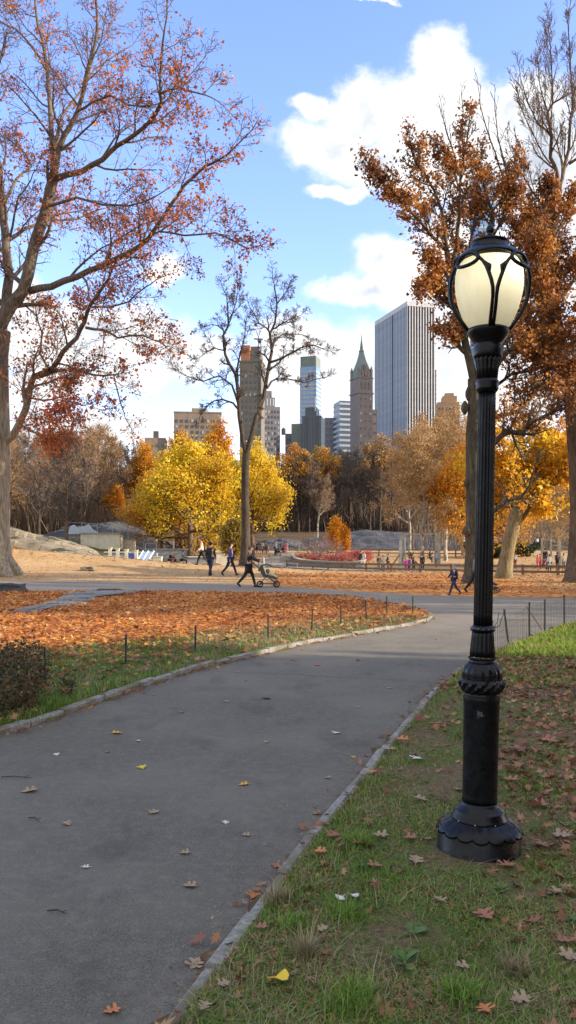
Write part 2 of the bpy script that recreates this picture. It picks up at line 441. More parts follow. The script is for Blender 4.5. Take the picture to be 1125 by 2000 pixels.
# narrow grey footpath leading to the playground, and its bed edge
sp_pts = [(at(520,66)), (at(640,60)), (at(760,57.5)), (at(757,61.5)), (at(640,66)), (at(600,74)), (at(585,92)), (at(560,112)), (at(520,112)), (at(530,92)), (at(500,76)), (at(430,70)), (at(430,64))]
def drape(name, pts, m, dz=.03):
    poly = [(p.x, p.y) for p in pts]
    x0, x1 = min(p[0] for p in poly), max(p[0] for p in poly); y0, y1 = min(p[1] for p in poly), max(p[1] for p in poly)
    bm = bmesh.new(); vs = [bm.verts.new((x, y, 0)) for x, y in poly]
    es = [bm.edges.new((vs[i], vs[(i+1) % len(vs)])) for i in range(len(vs))]
    bmesh.ops.triangle_fill(bm, edges=es, use_beauty=True)
    bmesh.ops.subdivide_edges(bm, edges=bm.edges[:], cuts=5, use_grid_fill=True)
    bmesh.ops.triangulate(bm, faces=bm.faces[:])
    for v in bm.verts: v.co.z = Hf(v.co.x, v.co.y)+dz
    for f in bm.faces:
        f.normal_update()
        if f.normal.z < 0: f.normal_flip()
    me = bpy.data.meshes.new(name); bm.to_mesh(me); bm.free(); me.materials.append(m)
    o = bpy.data.objects.new(name, me); C.objects.link(o); return tag(o, kind='structure')
drape('path', sp_pts, asphalt_mat('pale_paving', 1.7), .05)
# ------------------------------------------------------------------ trees
def rand_dir(r): 
    v = Vector((r.gauss(0,1), r.gauss(0,1), r.gauss(0,1))); return v.normalized()
class Tree:
    def __init__(s, seed):
        s.r = random.Random(seed); s.big = []; s.small = []; s.tips = []   # tips: (point, dir)
    def grow(s, p, d, L, rad, lev, P):
        r = s.r; n = P['seg'][lev]; step = L/n; pts = [p.copy()]; dirs = [d]
        for i in range(n):
            d = (d + rand_dir(r)*P['gn'][lev] + Vector((0,0,P['up'][lev]))).normalized()
            p = p + d*step*r.uniform(.85, 1.15); pts.append(p.copy()); dirs.append(d)
        last = lev == len(P['seg'])-1
        tr = P.get('tip', .35)
        rr = [max(P.get('rmin', .006), rad*(1-(1-tr)*i/n)) for i in range(n+1)]
        (s.small if lev >= P.get('fine', 3) else s.big).append((pts, rr))
        if last:
            s.tips += [(pts[i], dirs[i]) for i in range(1, n+1)]; return
        s.kids(pts, dirs, rr, L, lev, P)
    def kids(s, pts, dirs, rr, L, lev, P, t0=None, cnt=None):
        r = s.r; n = len(pts)-1; k = cnt if cnt is not None else P['kids'][lev]
        k = int(k)+(1 if r.random() < k-int(k) else 0)
        t0 = P.get('t0', .25) if t0 is None else t0
        az = r.uniform(0, 6.28)
        for j in range(k):
            t = t0+(1-t0)*(j+r.uniform(.1, .9))/k; q = t*n; i = min(int(q), n-1); f = q-i
            p = pts[i].lerp(pts[i+1], f); d = dirs[min(i+1, n)]
            az += 2.4+r.uniform(-.5, .5)
            a = P['ang'][lev]*r.uniform(.7, 1.3)
            o = d.orthogonal().normalized(); o.rotate(Matrix.Rotation(az, 3, d))
            nd = (d*math.cos(a)+o*math.sin(a)).normalized()
            l = L*P['rat'][lev]*(1-.5*t)*r.uniform(.75, 1.2)
            s.grow(p, nd, l, rr[i]*P.get('kr', .62), lev+1, P)
    def limb(s, pts, radii, kidlev, P, cnt, t0=.2, L=None, tiplen=None):
        """a traced limb, with side branches grown along it"""
        r = s.r
        # refine with gentle wobble
        q = [pts[0]]; rr = [radii[0]]
        for i in range(len(pts)-1):
            a, b = pts[i], pts[i+1]; l = (b-a).length
            for f in (.5, 1.):
                p = a.lerp(b, f); 
                if f < 1: p = p + rand_dir(r)*l*.035
                q.append(p); rr.append(radii[i]*(1-f)+radii[i+1]*f)
        s.big.append((q, rr))
        dirs = [(q[min(i+1, len(q)-1)]-q[max(i-1, 0)]).normalized() for i in range(len(q))]
        s.kids(q, dirs, rr, L or 4., kidlev, P, t0, cnt)
        s.grow(q[-1], dirs[-1], tiplen or (L or 4.)*.45, rr[-1]*.9, kidlev+1, P)
    def meshes(s, name_big, name_small, m1, m2, parent, nb=8, ns=3, limbs=None, ntr=0):
        mb = MB()
        for pts, rr in (s.big[:ntr] if limbs else s.big): mb.tube(pts, rr, nb if rr[0] > .06 else 5, cap=False)
        a = mb.build(name_big, m1, parent, smooth=True)
        if limbs:
            mb = MB()
            for pts, rr in s.big[ntr:]: mb.tube(pts, rr, nb if rr[0] > .06 else 5, cap=False)
            mb.build('limbs', limbs, parent, smooth=True)
        mb = MB()
        for pts, rr in s.small: mb.tube(pts, rr, ns, cap=False)
        b = mb.build(name_small, m2, parent) if mb.v else None
        return a, b
def leaves_np(pts, size, seed=1, jit=.15, flat=0., kind='rhomb', sd=.3):
    """leaf-sized faces around points; pts (n,3)"""
    g = np.random.default_rng(seed); n = len(pts)
    c = pts+g.normal(0, jit, (n, 3))
    a = g.normal(0, 1, (n, 3)); a[:, 2] *= (1-flat); a /= np.linalg.norm(a, axis=1)[:, None]
    b = g.normal(0, 1, (n, 3)); b[:, 2] *= (1-flat); b -= a*(a*b).sum(1)[:, None]; b /= np.linalg.norm(b, axis=1)[:, None]+1e-9
    s = size*np.exp(g.normal(0, sd, n))[:, None]
    if kind == 'rhomb':
        V = np.stack([c-a*s*.5, c-a*s*.05+b*s*.36, c+a*s*.5, c-a*s*.05-b*s*.36], 1)
        return V.reshape(-1, 3), np.arange(n*4).reshape(n, 4)
    # five-lobed leaf, slightly cupped
    nrm = np.cross(a, b); cup = g.uniform(-.22, .22, n)[:, None]
    out = [(-.5, 0), (-.12, .17), (-.22, .42), (.08, .20), (.16, .50), (.28, .16), (.55, 0), (.28, -.16), (.16, -.50), (.08, -.20), (-.22, -.42), (-.12, -.17)]
    V = np.stack([c+a*s*x+b*s*y+nrm*s*cup*(x*x+y*y)*1.6 for x, y in out], 1)
    return V.reshape(-1, 3), np.arange(n*12).reshape(n, 12)
def tippts(T, per, seed, frac=1., spread=.2, keep=None):
    g = np.random.default_rng(seed)
    p = np.array([tuple(q) for q, _ in T.tips])
    if keep is not None: p = p[keep(p)]
    if frac < 1: p = p[g.random(len(p)) < frac]
    p = np.repeat(p, per, axis=0); return p+g.normal(0, spread, p.shape)
def crown(name, V, Fq, m, parent): return npmesh(name, V, Fq, m, parent)

BK_DARK = bark('bark_dark', (.025, .02, .016), (.10, .078, .06))
BK_OAK = bark('bark_grey_tan', (.10, .085, .06), (.36, .30, .21), 1.2)
BK_BROWN = bark('bark_brown', (.06, .04, .028), (.20, .14, .09))
BK_PALE = bark('bark_pale', (.20, .17, .13), (.55, .50, .42), 1.0, (.18, .15, .11))
BK_TAN = bark('bark_olive_tan', (.11, .085, .04), (.34, .27, .15))
TW_BROWN = simple('twig_brown', (.20, .13, .08), .9, .3, 1., 0)
TW_GREY = simple('twig_grey', (.10, .08, .07), .9, .3, 1., 0)
TW_PUR = simple('twig_purplish', (.10, .066, .056), .9, .3, 1., 0)
TW_TAN = simple('twig_tan', (.34, .235, .13), .9, .3, 1., 0)
TW_PALE = simple('twig_pink_grey', (.30, .22, .20), .9, .3, 1., 0)
LF_RED = leafmat('leaf_red', [(0, (.24, .07, .055)), (.35, (.42, .11, .045)), (.65, (.56, .18, .045)), (1, (.70, .28, .08))], .55, .35, .9)
LF_RUST = leafmat('leaf_rust', [(0, (.07, .03, .016)), (.35, (.20, .075, .024)), (.60, (.38, .145, .032)), (.84, (.56, .25, .05)), (1, (.68, .38, .08))], .6, .35, .7)
LF_YEL = leafmat('leaf_yellow', [(0, (.42, .22, .02)), (.3, (.62, .38, .02)), (.65, (.74, .54, .03)), (1, (.80, .68, .08))], .5, .45, .35)
LF_GOLD = leafmat('leaf_gold', [(0, (.34, .12, .02)), (.35, (.54, .23, .02)), (.7, (.70, .38, .03)), (1, (.78, .54, .06))], .55, .45, .4)
LF_TAN = leafmat('leaf_tan', [(0, (.20, .11, .045)), (.5, (.40, .23, .08)), (1, (.56, .37, .15))], .4, .4, .5)
LF_ORG = leafmat('leaf_orange', [(0, (.55, .20, .02)), (.5, (.78, .36, .03)), (1, (.86, .55, .05))], .4, .45, .6)
LF_OLIVE = leafmat('leaf_olive', [(0, (.12, .085, .02)), (.5, (.26, .18, .03)), (1, (.44, .28, .04))], .5, .4, .3)
LF_CRIM = leafmat('leaf_crimson', [(0, (.30, .06, .05)), (.5, (.48, .12, .10)), (1, (.60, .25, .20))], .4, .4, .6)
LF_GREEN = leafmat('leaf_evergreen', [(0, (.010, .022, .008)), (.6, (.03, .055, .016)), (1, (.07, .10, .03))], .4, .2, .6)
LF_SHRUB = leafmat('leaf_shrub', [(0, (.02, .03, .012)), (.40, (.05, .07, .025)), (.65, (.14, .08, .045)), (1, (.30, .13, .07))], .3, .2, 2.)

def trace(l, d0, d1=None, r0=.1, r1=.02):
    d1 = d0 if d1 is None else d1; n = len(l)
    return [W(x, y, d0+(d1-d0)*i/(n-1)) for i, (x, y) in enumerate(l)], [r0+(r1-r0)*(i/(n-1))**.8 for i in range(n)]

# ---- big red oak on the left
def red_oak():
    D = 40.; root = thing('oak_tree', 'huge oak at the left edge with pale bark and sparse red leaves', 'tree', at(-12, D))
    T = Tree(11)
    P = dict(seg=[6,5,5,4,3], gn=[.1,.22,.26,.30,.34], up=[0,.05,.05,.03,0], kids=[6,7,8.5,6,0], ang=[.7,.8,.85,.85,.8], rat=[.6,.55,.60,.66,.6], kr=.45, fine=3, rmin=.0095, tip=.4)
    base = at(-12, D)
    tp, tr = trace([(-12,1126),(-12,1100),(-11,1050),(-10,960),(-9,860),(-10,760),(-10,690),(-5,645)], D, D, .8, .72)
    tp[0].z = base.z-.3; tr = [1.25, .92, .76, .74, .73, .68, .66, .66]
    T.big.append((tp, tr))
    for k in range(7):        # root flare
        a = k*.9+.2; T.big.append(([tp[1]+Vector((math.cos(a)*.55, math.sin(a)*.55, .1)), tp[0]+Vector((math.cos(a)*1.25, math.sin(a)*1.25, .2)), tp[0]+Vector((math.cos(a)*2.1, math.sin(a)*2.1, -.1))], [.42, .30, .12]))
    lim = [  # (pixels, depth0, depth1, r0, r1, kids, L)
     ([(-4,650),(20,600),(45,568),(62,500),(80,440),(98,372),(106,340)], 40,39, .62,.40, 5, 5.0),
     ([(106,340),(112,300),(125,265),(150,222),(165,172),(178,120),(190,60),(186,-10)], 39,37, .34,.08, 11, 6.0),
     ([(104,338),(101,270),(97,200),(92,135),(82,75),(70,20),(66,-30)], 39,42, .28,.08, 9, 6.0),
     ([(92,142),(60,88),(30,56),(-5,38)], 41,43, .13,.05, 5, 5.0),
     ([(106,350),(160,335),(200,312),(228,285),(262,264),(300,230),(315,203),(313,178),(315,120),(321,60)], 39,35, .30,.07, 12, 6.0),
     ([(314,182),(350,172),(402,186)], 36,35, .10,.05, 4, 4.5),
     ([(58,568),(100,560),(150,541),(200,520),(250,495),(290,466),(305,444),(330,405),(360,362),(400,325),(428,312)], 40,36, .36,.08, 14, 5.2),
     ([(310,452),(360,460),(420,455),(462,474)], 37,35, .10,.05, 6, 4.5),
     ([(205,520),(216,480),(250,455),(290,434)], 38,40, .12,.05, 5, 4.5),
     ([(108,285),(116,238),(142,198),(160,176),(184,136),(240,98)], 39,43, .18,.05, 8, 5.5),
     ([(150,218),(180,200),(215,186),(250,205),(292,206)], 38,36, .12,.05, 6, 5.0),
     ([(-2,650),(12,600),(18,540),(10,450),(4,400),(0,340),(-12,260),(-10,180)], 40,42, .60,.16, 9, 6.5),
     ([(18,468),(50,446),(92,430),(150,428),(192,410)], 41,44, .22,.06, 8, 5.0),
     ([(20,462),(28,420),(36,385),(60,352)], 40,38, .12,.05, 4, 4.5),
     ([(10,392),(32,350),(62,325),(50,300),(10,268)], 41,44, .16,.05, 6, 5.0),
     ([(98,402),(150,386),(200,400),(250,402),(302,385)], 39,35, .15,.05, 9, 5.0),
     ([(0,872),(26,850),(50,800),(58,760),(66,736),(104,718),(122,688),(150,660),(165,630),(176,596),(200,562),(212,545)], 40,36, .40,.09, 12, 4.4),
     ([(72,738),(110,725),(150,721),(180,732),(222,732),(238,795)], 39,36, .16,.05, 9, 4.0),
     ([(168,640),(200,644),(230,660),(280,655),(312,668)], 37,35, .13,.05, 8, 4.0),
     ([(96,722),(78,690),(82,650),(70,610)], 38,41, .13,.05, 6, 4.0),
     ([(40,830),(80,850),(110,850),(140,845)], 39,37, .12,.05, 7, 3.2),
     ([(55,775),(85,782),(120,775),(150,790)], 39,36, .11,.05, 8, 3.2),
     ([(180,600),(215,600),(250,590),(285,560)], 38,36, .10,.05, 6, 3.6),
     ([(-10,500),(-60,430),(-120,380),(-200,330)], 40,38, .34,.08, 10, 6.0),
     ([(-12,640),(-70,560),(-140,500),(-230,470)], 40,43, .36,.08, 10, 6.0),
     ([(-14,760),(-60,720),(-130,700),(-200,720)], 40,37, .28,.08, 8, 5.0),
    ]
    for px, d0, d1, r0, r1, k, L in lim:
        p, r = trace(px, d0, d1, r0*.53, r1*.65); T.limb(p, r, 1, P, k*1.1, .12, L)
    loc = root.location
    for A in (T.big, T.small):
        for i, (pts, rr) in enumerate(A): A[i] = ([q-loc for q in pts], rr)
    T.tips = [(p-loc, d) for p, d in T.tips]
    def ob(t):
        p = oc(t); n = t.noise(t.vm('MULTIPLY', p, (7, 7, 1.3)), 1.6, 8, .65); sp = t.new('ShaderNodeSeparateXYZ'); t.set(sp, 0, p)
        up = t.mr(t.math('ADD', sp.outputs[2], t.math('MULTIPLY', t.noise(p, .5, 5), 5.)), 8., 15.)  # bark darkens upward, shade on the upper limbs put into the colour
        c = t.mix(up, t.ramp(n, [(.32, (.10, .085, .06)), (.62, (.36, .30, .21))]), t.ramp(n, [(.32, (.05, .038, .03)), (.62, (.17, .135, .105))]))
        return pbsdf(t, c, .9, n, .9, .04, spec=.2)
    m = mat('bark_oak_shade_tint', ob); T.meshes('trunk', 'twigs', m, TW_PUR, root, 12, limbs=m, ntr=8)
    p = tippts(T, 1, 3, 1., .14)
    g = np.random.default_rng(4)
    z = p[:, 2]; keep = np.interp(z, [0, 8.5, 14, 22, 27], [.8, .8, .85, .68, .42])
    # clumpy
    cl = np.sin(p[:,0]*1.1+2)*np.sin(p[:,2]*1.3)*np.sin(p[:,1]*.9+1)
    p = p[g.random(len(p)) < keep*(.65+.8*cl)]
    low = p[(p[:, 2] < 9.2) & (p[:, 0] < 4.6) & (p[:, 2] > 4.6)]
    p = np.concatenate([p, low+g.normal(0, .22, low.shape), low+g.normal(0, .3, low.shape)])
    print('red oak twigs', len(T.small), 'leaves', len(p))
    V, Fq = leaves_np(p, .132, 5, .08, sd=.28); crown('crown', V, Fq, LF_RED, root)
    return root
red_oak()

# ---- bare tree in the middle
def bare_centre():
    D = 60.; b = at(482, D); root = thing('bare_tree', 'tall forked bare tree with dark limbs behind the strolling group', 'tree', b)
    T = Tree(5)
    P = dict(seg=[6,5,5,4,3], gn=[.1,.25,.38,.45,.5], up=[0,.05,.06,.05,.03], kids=[6,6,8.5,7.,0], ang=[.7,.8,.85,.9,.8], rat=[.6,.55,.62,.68,.6], fine=3, rmin=.012, tip=.4)
    tp, tr = trace([(481,1112),(481,1100),(480,1080),(480,1040),(479,980),(479,920),(481,885)], D, D, .5, .3)
    tp[0].z = b.z-.2; tr = [.78, .58, .40, .33, .30, .29, .29]; T.big.append((tp, tr))
    L = [([(480,885),(471,836),(466,786),(460,731),(440,693),(436,655),(446,637),(445,600),(443,580)], 60,59,.22,.05,9,3.4),
     ([(466,790),(453,752),(428,734),(397,745),(358,732)],60,57,.12,.04,8,3.2),
     ([(466,800),(455,787),(434,780),(418,783),(403,794),(392,810)],60,62,.11,.04,7,2.6),
     ([(460,730),(464,716),(470,687),(478,655),(478,624)],60,62,.11,.04,6,3.),
     ([(437,684),(420,680),(406,686),(384,702)],60,58,.07,.03,5,2.6),
     ([(437,645),(425,636),(412,634),(398,640)],59,60,.06,.03,4,2.4),
     ([(482,885),(500,815),(506,806),(515,774),(524,720),(531,687),(527,652),(537,631),(541,593),(538,572),(536,556)],60,61,.25,.05,11,3.8),
     ([(528,652),(520,640),(506,631),(497,615),(489,602)],60,58,.09,.04,6,2.8),
     ([(526,708),(545,702),(562,693),(586,680),(611,674),(632,682)],60,57,.12,.04,9,2.8),
     ([(522,758),(530,745),(540,740),(562,740),(593,747),(630,738)],60,62,.11,.04,9,2.6),
     ([(531,686),(536,668),(552,652),(574,652),(596,655)],60,63,.10,.04,7,2.8),
     ([(538,642),(552,632),(565,624),(580,618)],60,58,.07,.03,6,2.6),
     ([(512,780),(503,798),(508,812)],60,59.5,.10,.08,1,1.),
     ([(543,592),(555,575),(565,560)],60,60,.06,.03,5,2.4),
     ([(444,640),(455,610),(462,585),(465,565)],59,60,.07,.03,6,2.6)]
    for px, d0, d1, r0, r1, k, l in L:
        p, r = trace(px, d0, d1, r0*.85, r1*.8); T.limb(p, r, 1, P, k*1.2, .25, l*.9)
    for A in (T.big, T.small):
        for i, (pts, rr) in enumerate(A): A[i] = ([q-b for q in pts], rr)
    T.tips = [(p-b, d) for p, d in T.tips]
    T.meshes('trunk', 'twigs', BK_DARK, TW_GREY, root, 8)
    print('centre twigs', len(T.small))
    p = tippts(T, 1, 3, .03, .05); V, Fq = leaves_np(p, .10, 5, .03); crown('crown', V, Fq, LF_RUST, root)
bare_centre()

# ---- rust oak on the right, behind the lamp
def rust_oak():
    D = 34.; b = at(928, D); root = thing('oak_tree', 'large oak behind the lamp post with knobby dark trunk and rust brown leaves', 'tree', b)
    T = Tree(21)
    P = dict(seg=[6,5,5,4,3], gn=[.1,.2,.24,.30,.34], up=[0,.10,.12,.08,.03], kids=[6,6,7,6,0], ang=[.7,.7,.75,.8,.8], rat=[.6,.5,.55,.6,.6], fine=3, rmin=.011, tip=.4)
    tp, tr = trace([(928,1142),(928,1120),(928,1080),(927,1000),(926,900),(926,850),(928,800),(926,740)], D, D, .5, .3)
    tp[0].z = b.z-.3; tr = [.75, .50, .42, .38, .36, .37, .31, .28]; T.big.append((tp, tr))
    for (x, y, s) in ((915,1035,.27),(914,942,.17),(908,795,.17),(914,768,.12),(934,900,.2)):      # burls
        c = W(x, y, D-.1); T.big.append(([c+Vector((0,.0,-.32)), c+Vector((0,0,-.12)), c+Vector((0,0,.06)), c+Vector((0,0,.26))], [s*.35, s, s*.95, s*.3]))
    L = [([(926,745),(917,705),(906,655),(897,605),(882,545),(873,490)],34,33.6,.27,.17,6,3.2),
     ([(873,490),(853,470),(833,448),(801,413),(775,382),(757,362),(738,342)],33.6,31,.13,.04,13,2.3),
     ([(873,488),(868,450),(862,410),(848,372),(830,340),(812,318),(808,300)],33.6,33,.13,.04,11,2.5),
     ([(880,540),(892,480),(897,420),(898,373),(904,320),(912,275),(916,240)],33.6,35,.15,.04,13,2.6),
     ([(905,650),(930,560),(950,480),(962,413),(950,380),(942,350),(938,320)],34,36,.17,.04,11,2.8),
     ([(900,620),(880,600),(862,560),(845,520),(835,505)],34,32,.11,.04,8,1.9),
     ([(897,605),(880,590),(868,585),(856,575)],34,33,.08,.03,6,1.7),
     ([(912,700),(896,670),(878,650),(866,648)],34,33,.08,.03,6,1.6),
     ([(926,780),(960,700),(990,620),(1005,540),(1015,480),(1020,430)],34,35,.20,.05,12,3.2),
     ([(935,870),(968,864),(980,850),(996,839),(1006,846),(1018,847),(1040,825),(1084,802),(1125,790),(1180,770)],34,31,.20,.06,14,3.),
     ([(930,835),(974,812),(1012,803),(1030,785),(1037,776),(1050,752),(1067,746),(1100,735)],34,36,.15,.05,12,3.),
     ([(930,1015),(964,999),(985,982),(1018,971),(1034,949),(1042,920)],34,32.5,.15,.05,4,2.),
     ([(940,760),(980,700),(1020,660),(1060,620),(1090,570),(1110,520)],34,36,.17,.05,13,3.2),
     ([(960,700),(1000,680),(1050,690),(1100,680),(1150,650)],34,33,.13,.05,12,3.),
     ([(1005,540),(1030,500),(1050,455),(1062,420)],35,35,.10,.04,9,2.8),
     ([(962,413),(985,380),(1000,345),(1005,320)],36,37,.08,.03,7,2.4),
     ([(950,480),(975,440),(990,400),(1000,370)],35,34,.10,.04,9,2.6),
     ([(990,620),(1030,560),(1060,520),(1090,480)],35,37,.12,.04,12,3.),
     ([(1000,580),(1025,540),(1045,500),(1050,470)],35,33,.10,.04,10,2.6),
     ([(930,560),(915,500),(925,440),(930,400)],35,36,.10,.04,11,2.4),
     ([(940,740),(965,650),(990,590),(1030,620),(1070,580)],35,38,.13,.04,12,3.),
     ([(960,760),(1000,730),(1050,720),(1100,690)],35,37,.12,.04,12,2.8),
     ([(1040,825),(1060,790),(1090,750),(1130,720)],33,34,.09,.03,10,2.4),
     ([(1000,700),(1040,640),(1080,650),(1120,600)],35,33,.10,.03,11,2.8),
     ([(870,560),(850,540),(835,545),(822,565)],33,32,.06,.03,6,1.3),
     ([(897,373),(880,350),(870,330),(862,310)],35,34,.07,.03,8,1.9)]
    for px, d0, d1, r0, r1, k, l in L:
        p, r = trace(px, d0, d1, r0*.72, r1*.7); T.limb(p, r, 1, P, k*1.25, .15, l)
    bare0 = len(T.tips)
    P2 = dict(P, kids=[3,3,3,2,0], up=[0,.2,.25,.2,.1], ang=[.4,.4,.4,.5,.5])
    for px, d0, d1 in (([(985,350),(968,300),(950,250),(938,205),(934,170)],36,36), ([(990,345),(978,290),(970,240),(966,190)],36,37), ([(893,330),(880,280),(868,240),(862,215)],35,35), ([(1010,350),(1025,300),(1008,270)],37,37), ([(905,320),(903,250),(901,180)],35,36)):
        p, r = trace(px, d0, d1, .045, .015); T.limb(p, r, 2, P2, 7, .1, 1.8)
    bare = T.tips[bare0:]; T.tips = T.tips[:bare0]
    for A in (T.big, T.small):
        for i, (pts, rr) in enumerate(A): A[i] = ([q-b for q in pts], rr)
    T.tips = [(p-b, d) for p, d in T.tips]
    T.meshes('trunk', 'twigs', bark('bark_mossy', (.035, .03, .02), (.15, .125, .085), 1.3), TW_GREY, root, 10)
    p = tippts(T, 2, 3, .9, .14); cl_ = np.sin(p[:,0]*1.7+1)*np.sin(p[:,2]*1.5)*np.sin(p[:,1]*1.3+.5); p = p[(np.random.default_rng(2).random(len(p)) < .50+.6*cl_) & (p[:, 2] > 6.4)]
    print('rust twigs', len(T.small), 'leaves', len(p))
    V, Fq = leaves_np(p, .122, 5, .06, sd=.3); crown('crown', V, Fq, LF_RUST, root)
rust_oak()

# ---- tall tree at the right edge
def edge_tree():
    D = 35.; b = at(1142, D); root = thing('bare_tree', 'tall mostly bare tree with thick brown trunk at the right edge', 'tree', b)
    T = Tree(31)
    P = dict(seg=[6,5,5,4,3], gn=[.1,.16,.2,.26,.3], up=[0,.25,.22,.15,.08], kids=[6,6,7,6,0], ang=[.6,.55,.55,.6,.6], rat=[.6,.55,.55,.6,.6], kr=.5, fine=3, rmin=.0075, tip=.4)
    tp, tr = trace([(1142,1146),(1141,1125),(1140,1080),(1138,1000),(1132,900),(1120,800),(1100,700),(1082,610),(1074,525),(1080,435),(1090,372)], D, 36, .9, .2)
    tp[0].z = b.z-.3; tr = [1.15, .86, .68, .54, .48, .38, .31, .27, .24, .21, .19]; T.big.append((tp, tr))
    L = [([(1090,372),(1088,338),(1075,308),(1077,270),(1072,240),(1069,220),(1079,202),(1114,182)],36,35,.15,.05,8,4.),
     ([(1074,264),(1062,250),(1048,238),(1030,200),(1022,170)],36,36,.07,.03,6,3.2),
     ([(1079,202),(1078,150),(1075,90),(1073,70)],36,36,.06,.02,9,2.8),
     ([(1072,225),(1060,190),(1052,150),(1050,110)],36,37,.06,.02,8,2.8),
     ([(1092,370),(1098,350),(1111,292),(1114,238),(1118,214),(1116,160),(1114,110),(1109,40)],36,36,.14,.03,14,3.),
     ([(1098,350),(1098,315),(1090,288),(1081,265)],36,35,.08,.03,5,2.6),
     ([(1111,320),(1140,300),(1165,260),(1180,200)],36,35,.10,.03,8,3.2),
     ([(1118,222),(1126,212),(1140,190),(1150,120)],36,37,.08,.03,8,3.),
     ([(1075,320),(1050,280),(1030,240),(1015,200)],36,34,.05,.02,8,2.6),
     ([(1082,420),(1060,400),(1040,375),(1020,340),(1005,310)],36,35,.10,.03,8,2.6),
     ([(1130,880),(1160,820),(1200,760)],35,36,.22,.08,9,5.),
     ([(1118,790),(1150,700),(1170,620),(1190,500)],35,36,.22,.08,10,5.)]
    for px, d0, d1, r0, r1, k, l in L:
        p, r = trace(px, d0, d1, r0*.72, r1*.7); T.limb(p, r, 1, P, k*1.25, .15, l)
    nb = len(T.tips)
    L = [([(1100,690),(1080,650),(1062,600),(1058,560)],35,34,.12,.05,9,2.8),
     ([(1076,540),(1060,490),(1045,450),(1040,430)],35,36,.10,.04,8,2.4),
     ([(1078,480),(1095,440),(1110,410),(1122,395)],35,36,.09,.04,8,2.4),
     ([(1110,740),(1080,720),(1050,700),(1030,690)],35,33,.12,.05,9,2.6),
     ([(1082,600),(1105,570),(1125,540),(1150,500)],35,36,.11,.04,10,2.8),
     ([(1115,760),(1140,680),(1160,640)],35,34,.12,.05,8,3.),
     ([(1084,420),(1072,395),(1068,372)],35.5,35,.05,.03,5,1.3)]
    for px, d0, d1, r0, r1, k, l in L:
        p, r = trace(px, d0, d1, r0*.72, r1*.7); T.limb(p, r, 1, P, k*1.25, .15, l)
    lf = T.tips[nb:]
    for A in (T.big, T.small):
        for i, (pts, rr) in enumerate(A): A[i] = ([q-b for q in pts], rr)
    T.meshes('trunk', 'twigs', BK_BROWN, TW_BROWN, root, 12)
    T.tips = [(p-b, d) for p, d in lf]
    p = tippts(T, 1, 3, .95, .12); p = p[p[:, 2] > 7.5]; print('edge twigs', len(T.small), 'leaves', len(p))
    V, Fq = leaves_np(p, .13, 5, .05); crown('crown', V, Fq, LF_GOLD if 0 else LF_RUST, root)
edge_tree()

# ---- prototype crowns for the remaining trees
def auto_tree(seed, h, rad, trunk_h, P, kids0, L0, lean=(0, 0), r_tip=.3, stems=1, spread=.9):
    T = Tree(seed); r = T.r
    for st in range(stems):
        n = 7; pts = []; x = y = 0.; a0 = r.uniform(0, 6.28)
        for i in range(n+1):
            t = i/n; z = h*.78*t
            sx = (math.cos(a0)*spread*t*t*h*.25 if stems > 1 else 0)+lean[0]*z; sy = (math.sin(a0)*spread*t*t*h*.25 if stems > 1 else 0)+lean[1]*z
            pts.append(Vector((sx+r.uniform(-.02, .02)*h*t, sy+r.uniform(-.02, .02)*h*t, z-(.2 if i == 0 else 0))))
        rr = [rad*(1.35 if i == 0 else 1)*(1-(1-r_tip)*i/n) for i in range(n+1)]
        T.big.append((pts, rr)); dirs = [(pts[min(i+1, n)]-pts[max(i-1, 0)]).normalized() for i in range(n+1)]
        T.kids(pts, dirs, rr, L0/P['rat'][0], 0, P, trunk_h/(h*.78), kids0)
        T.grow(pts[-1], dirs[-1], h*.22, rr[-1], 1, P)
    return T
PB = dict(seg=[6,5,4,3,3], gn=[.1,.22,.28,.32,.34], up=[0,.2,.16,.12,.08], kids=[8,8,7,6,0], ang=[.8,.7,.7,.7,.7], rat=[.55,.6,.62,.6,.55], fine=2, rmin=.02, tip=.35)
PBW = dict(PB, up=[0,.10,.10,.08,.05], ang=[1.0,.8,.8,.8,.8])
def proto_bare(seed, h, rad, th, tw, bk, P=PB, kids=12, L0=6., leaf=None, nleaf=0, ls=.2, **kw):
    T = auto_tree(seed, h, rad, th, P, kids, L0, **kw)
    root = thing('bare_tree', 'x', 'tree'); T.meshes('trunk', 'twigs', bk, tw, root, 7)
    if leaf:
        p = tippts(T, nleaf, seed, 1, .25); V, Fq = leaves_np(p, ls, seed, .1); crown('crown', V, Fq, leaf, root)
    print('proto', seed, len(T.small), len(T.tips)); return root
def leafy(seed, h, rad, th, P, kids, L0, leaf, per, ls, bk=BK_DARK, tw=None, spread=.35, frac=1., name='maple_tree', keep=None, **kw):
    T = auto_tree(seed, h, rad, th, P, kids, L0, **kw)
    root = thing(name, 'x', 'tree'); T.meshes('trunk', 'twigs', bk, tw or TW_GREY, root, 8)
    p = tippts(T, per, seed, frac, spread, keep); V, Fq = leaves_np(p, ls, seed, .1); crown('crown', V, Fq, leaf, root)
    print('leafy', seed, len(T.small), len(V)//4); return root
used = set()
def put(proto, px, d, s=1., rz=0., label=None, cat='tree', group=None, name=None, dx=0, mats=None, sz=None):
    o = proto if proto.name not in used else copy_tree(proto)
    used.add(o.name)
    p = at(px, d); o.location = p; o.scale = (s, s, sz or s); o.rotation_euler = (0, 0, rz)
    o['label'] = label; o['category'] = cat
    if group: o['group'] = group
    if name: o.name = name
    used.add(o.name)
    for ch in o.children:
        for k, m in (mats or {}).items():
            if ch.name.startswith(k): setmat(ch, m)
    return o
b1 = proto_bare(101, 15, .24, 2.2, TW_BROWN, BK_DARK, L0=7.)
b2 = proto_bare(102, 15, .22, 1.8, TW_GREY, BK_DARK, PBW, 13, 6.5)
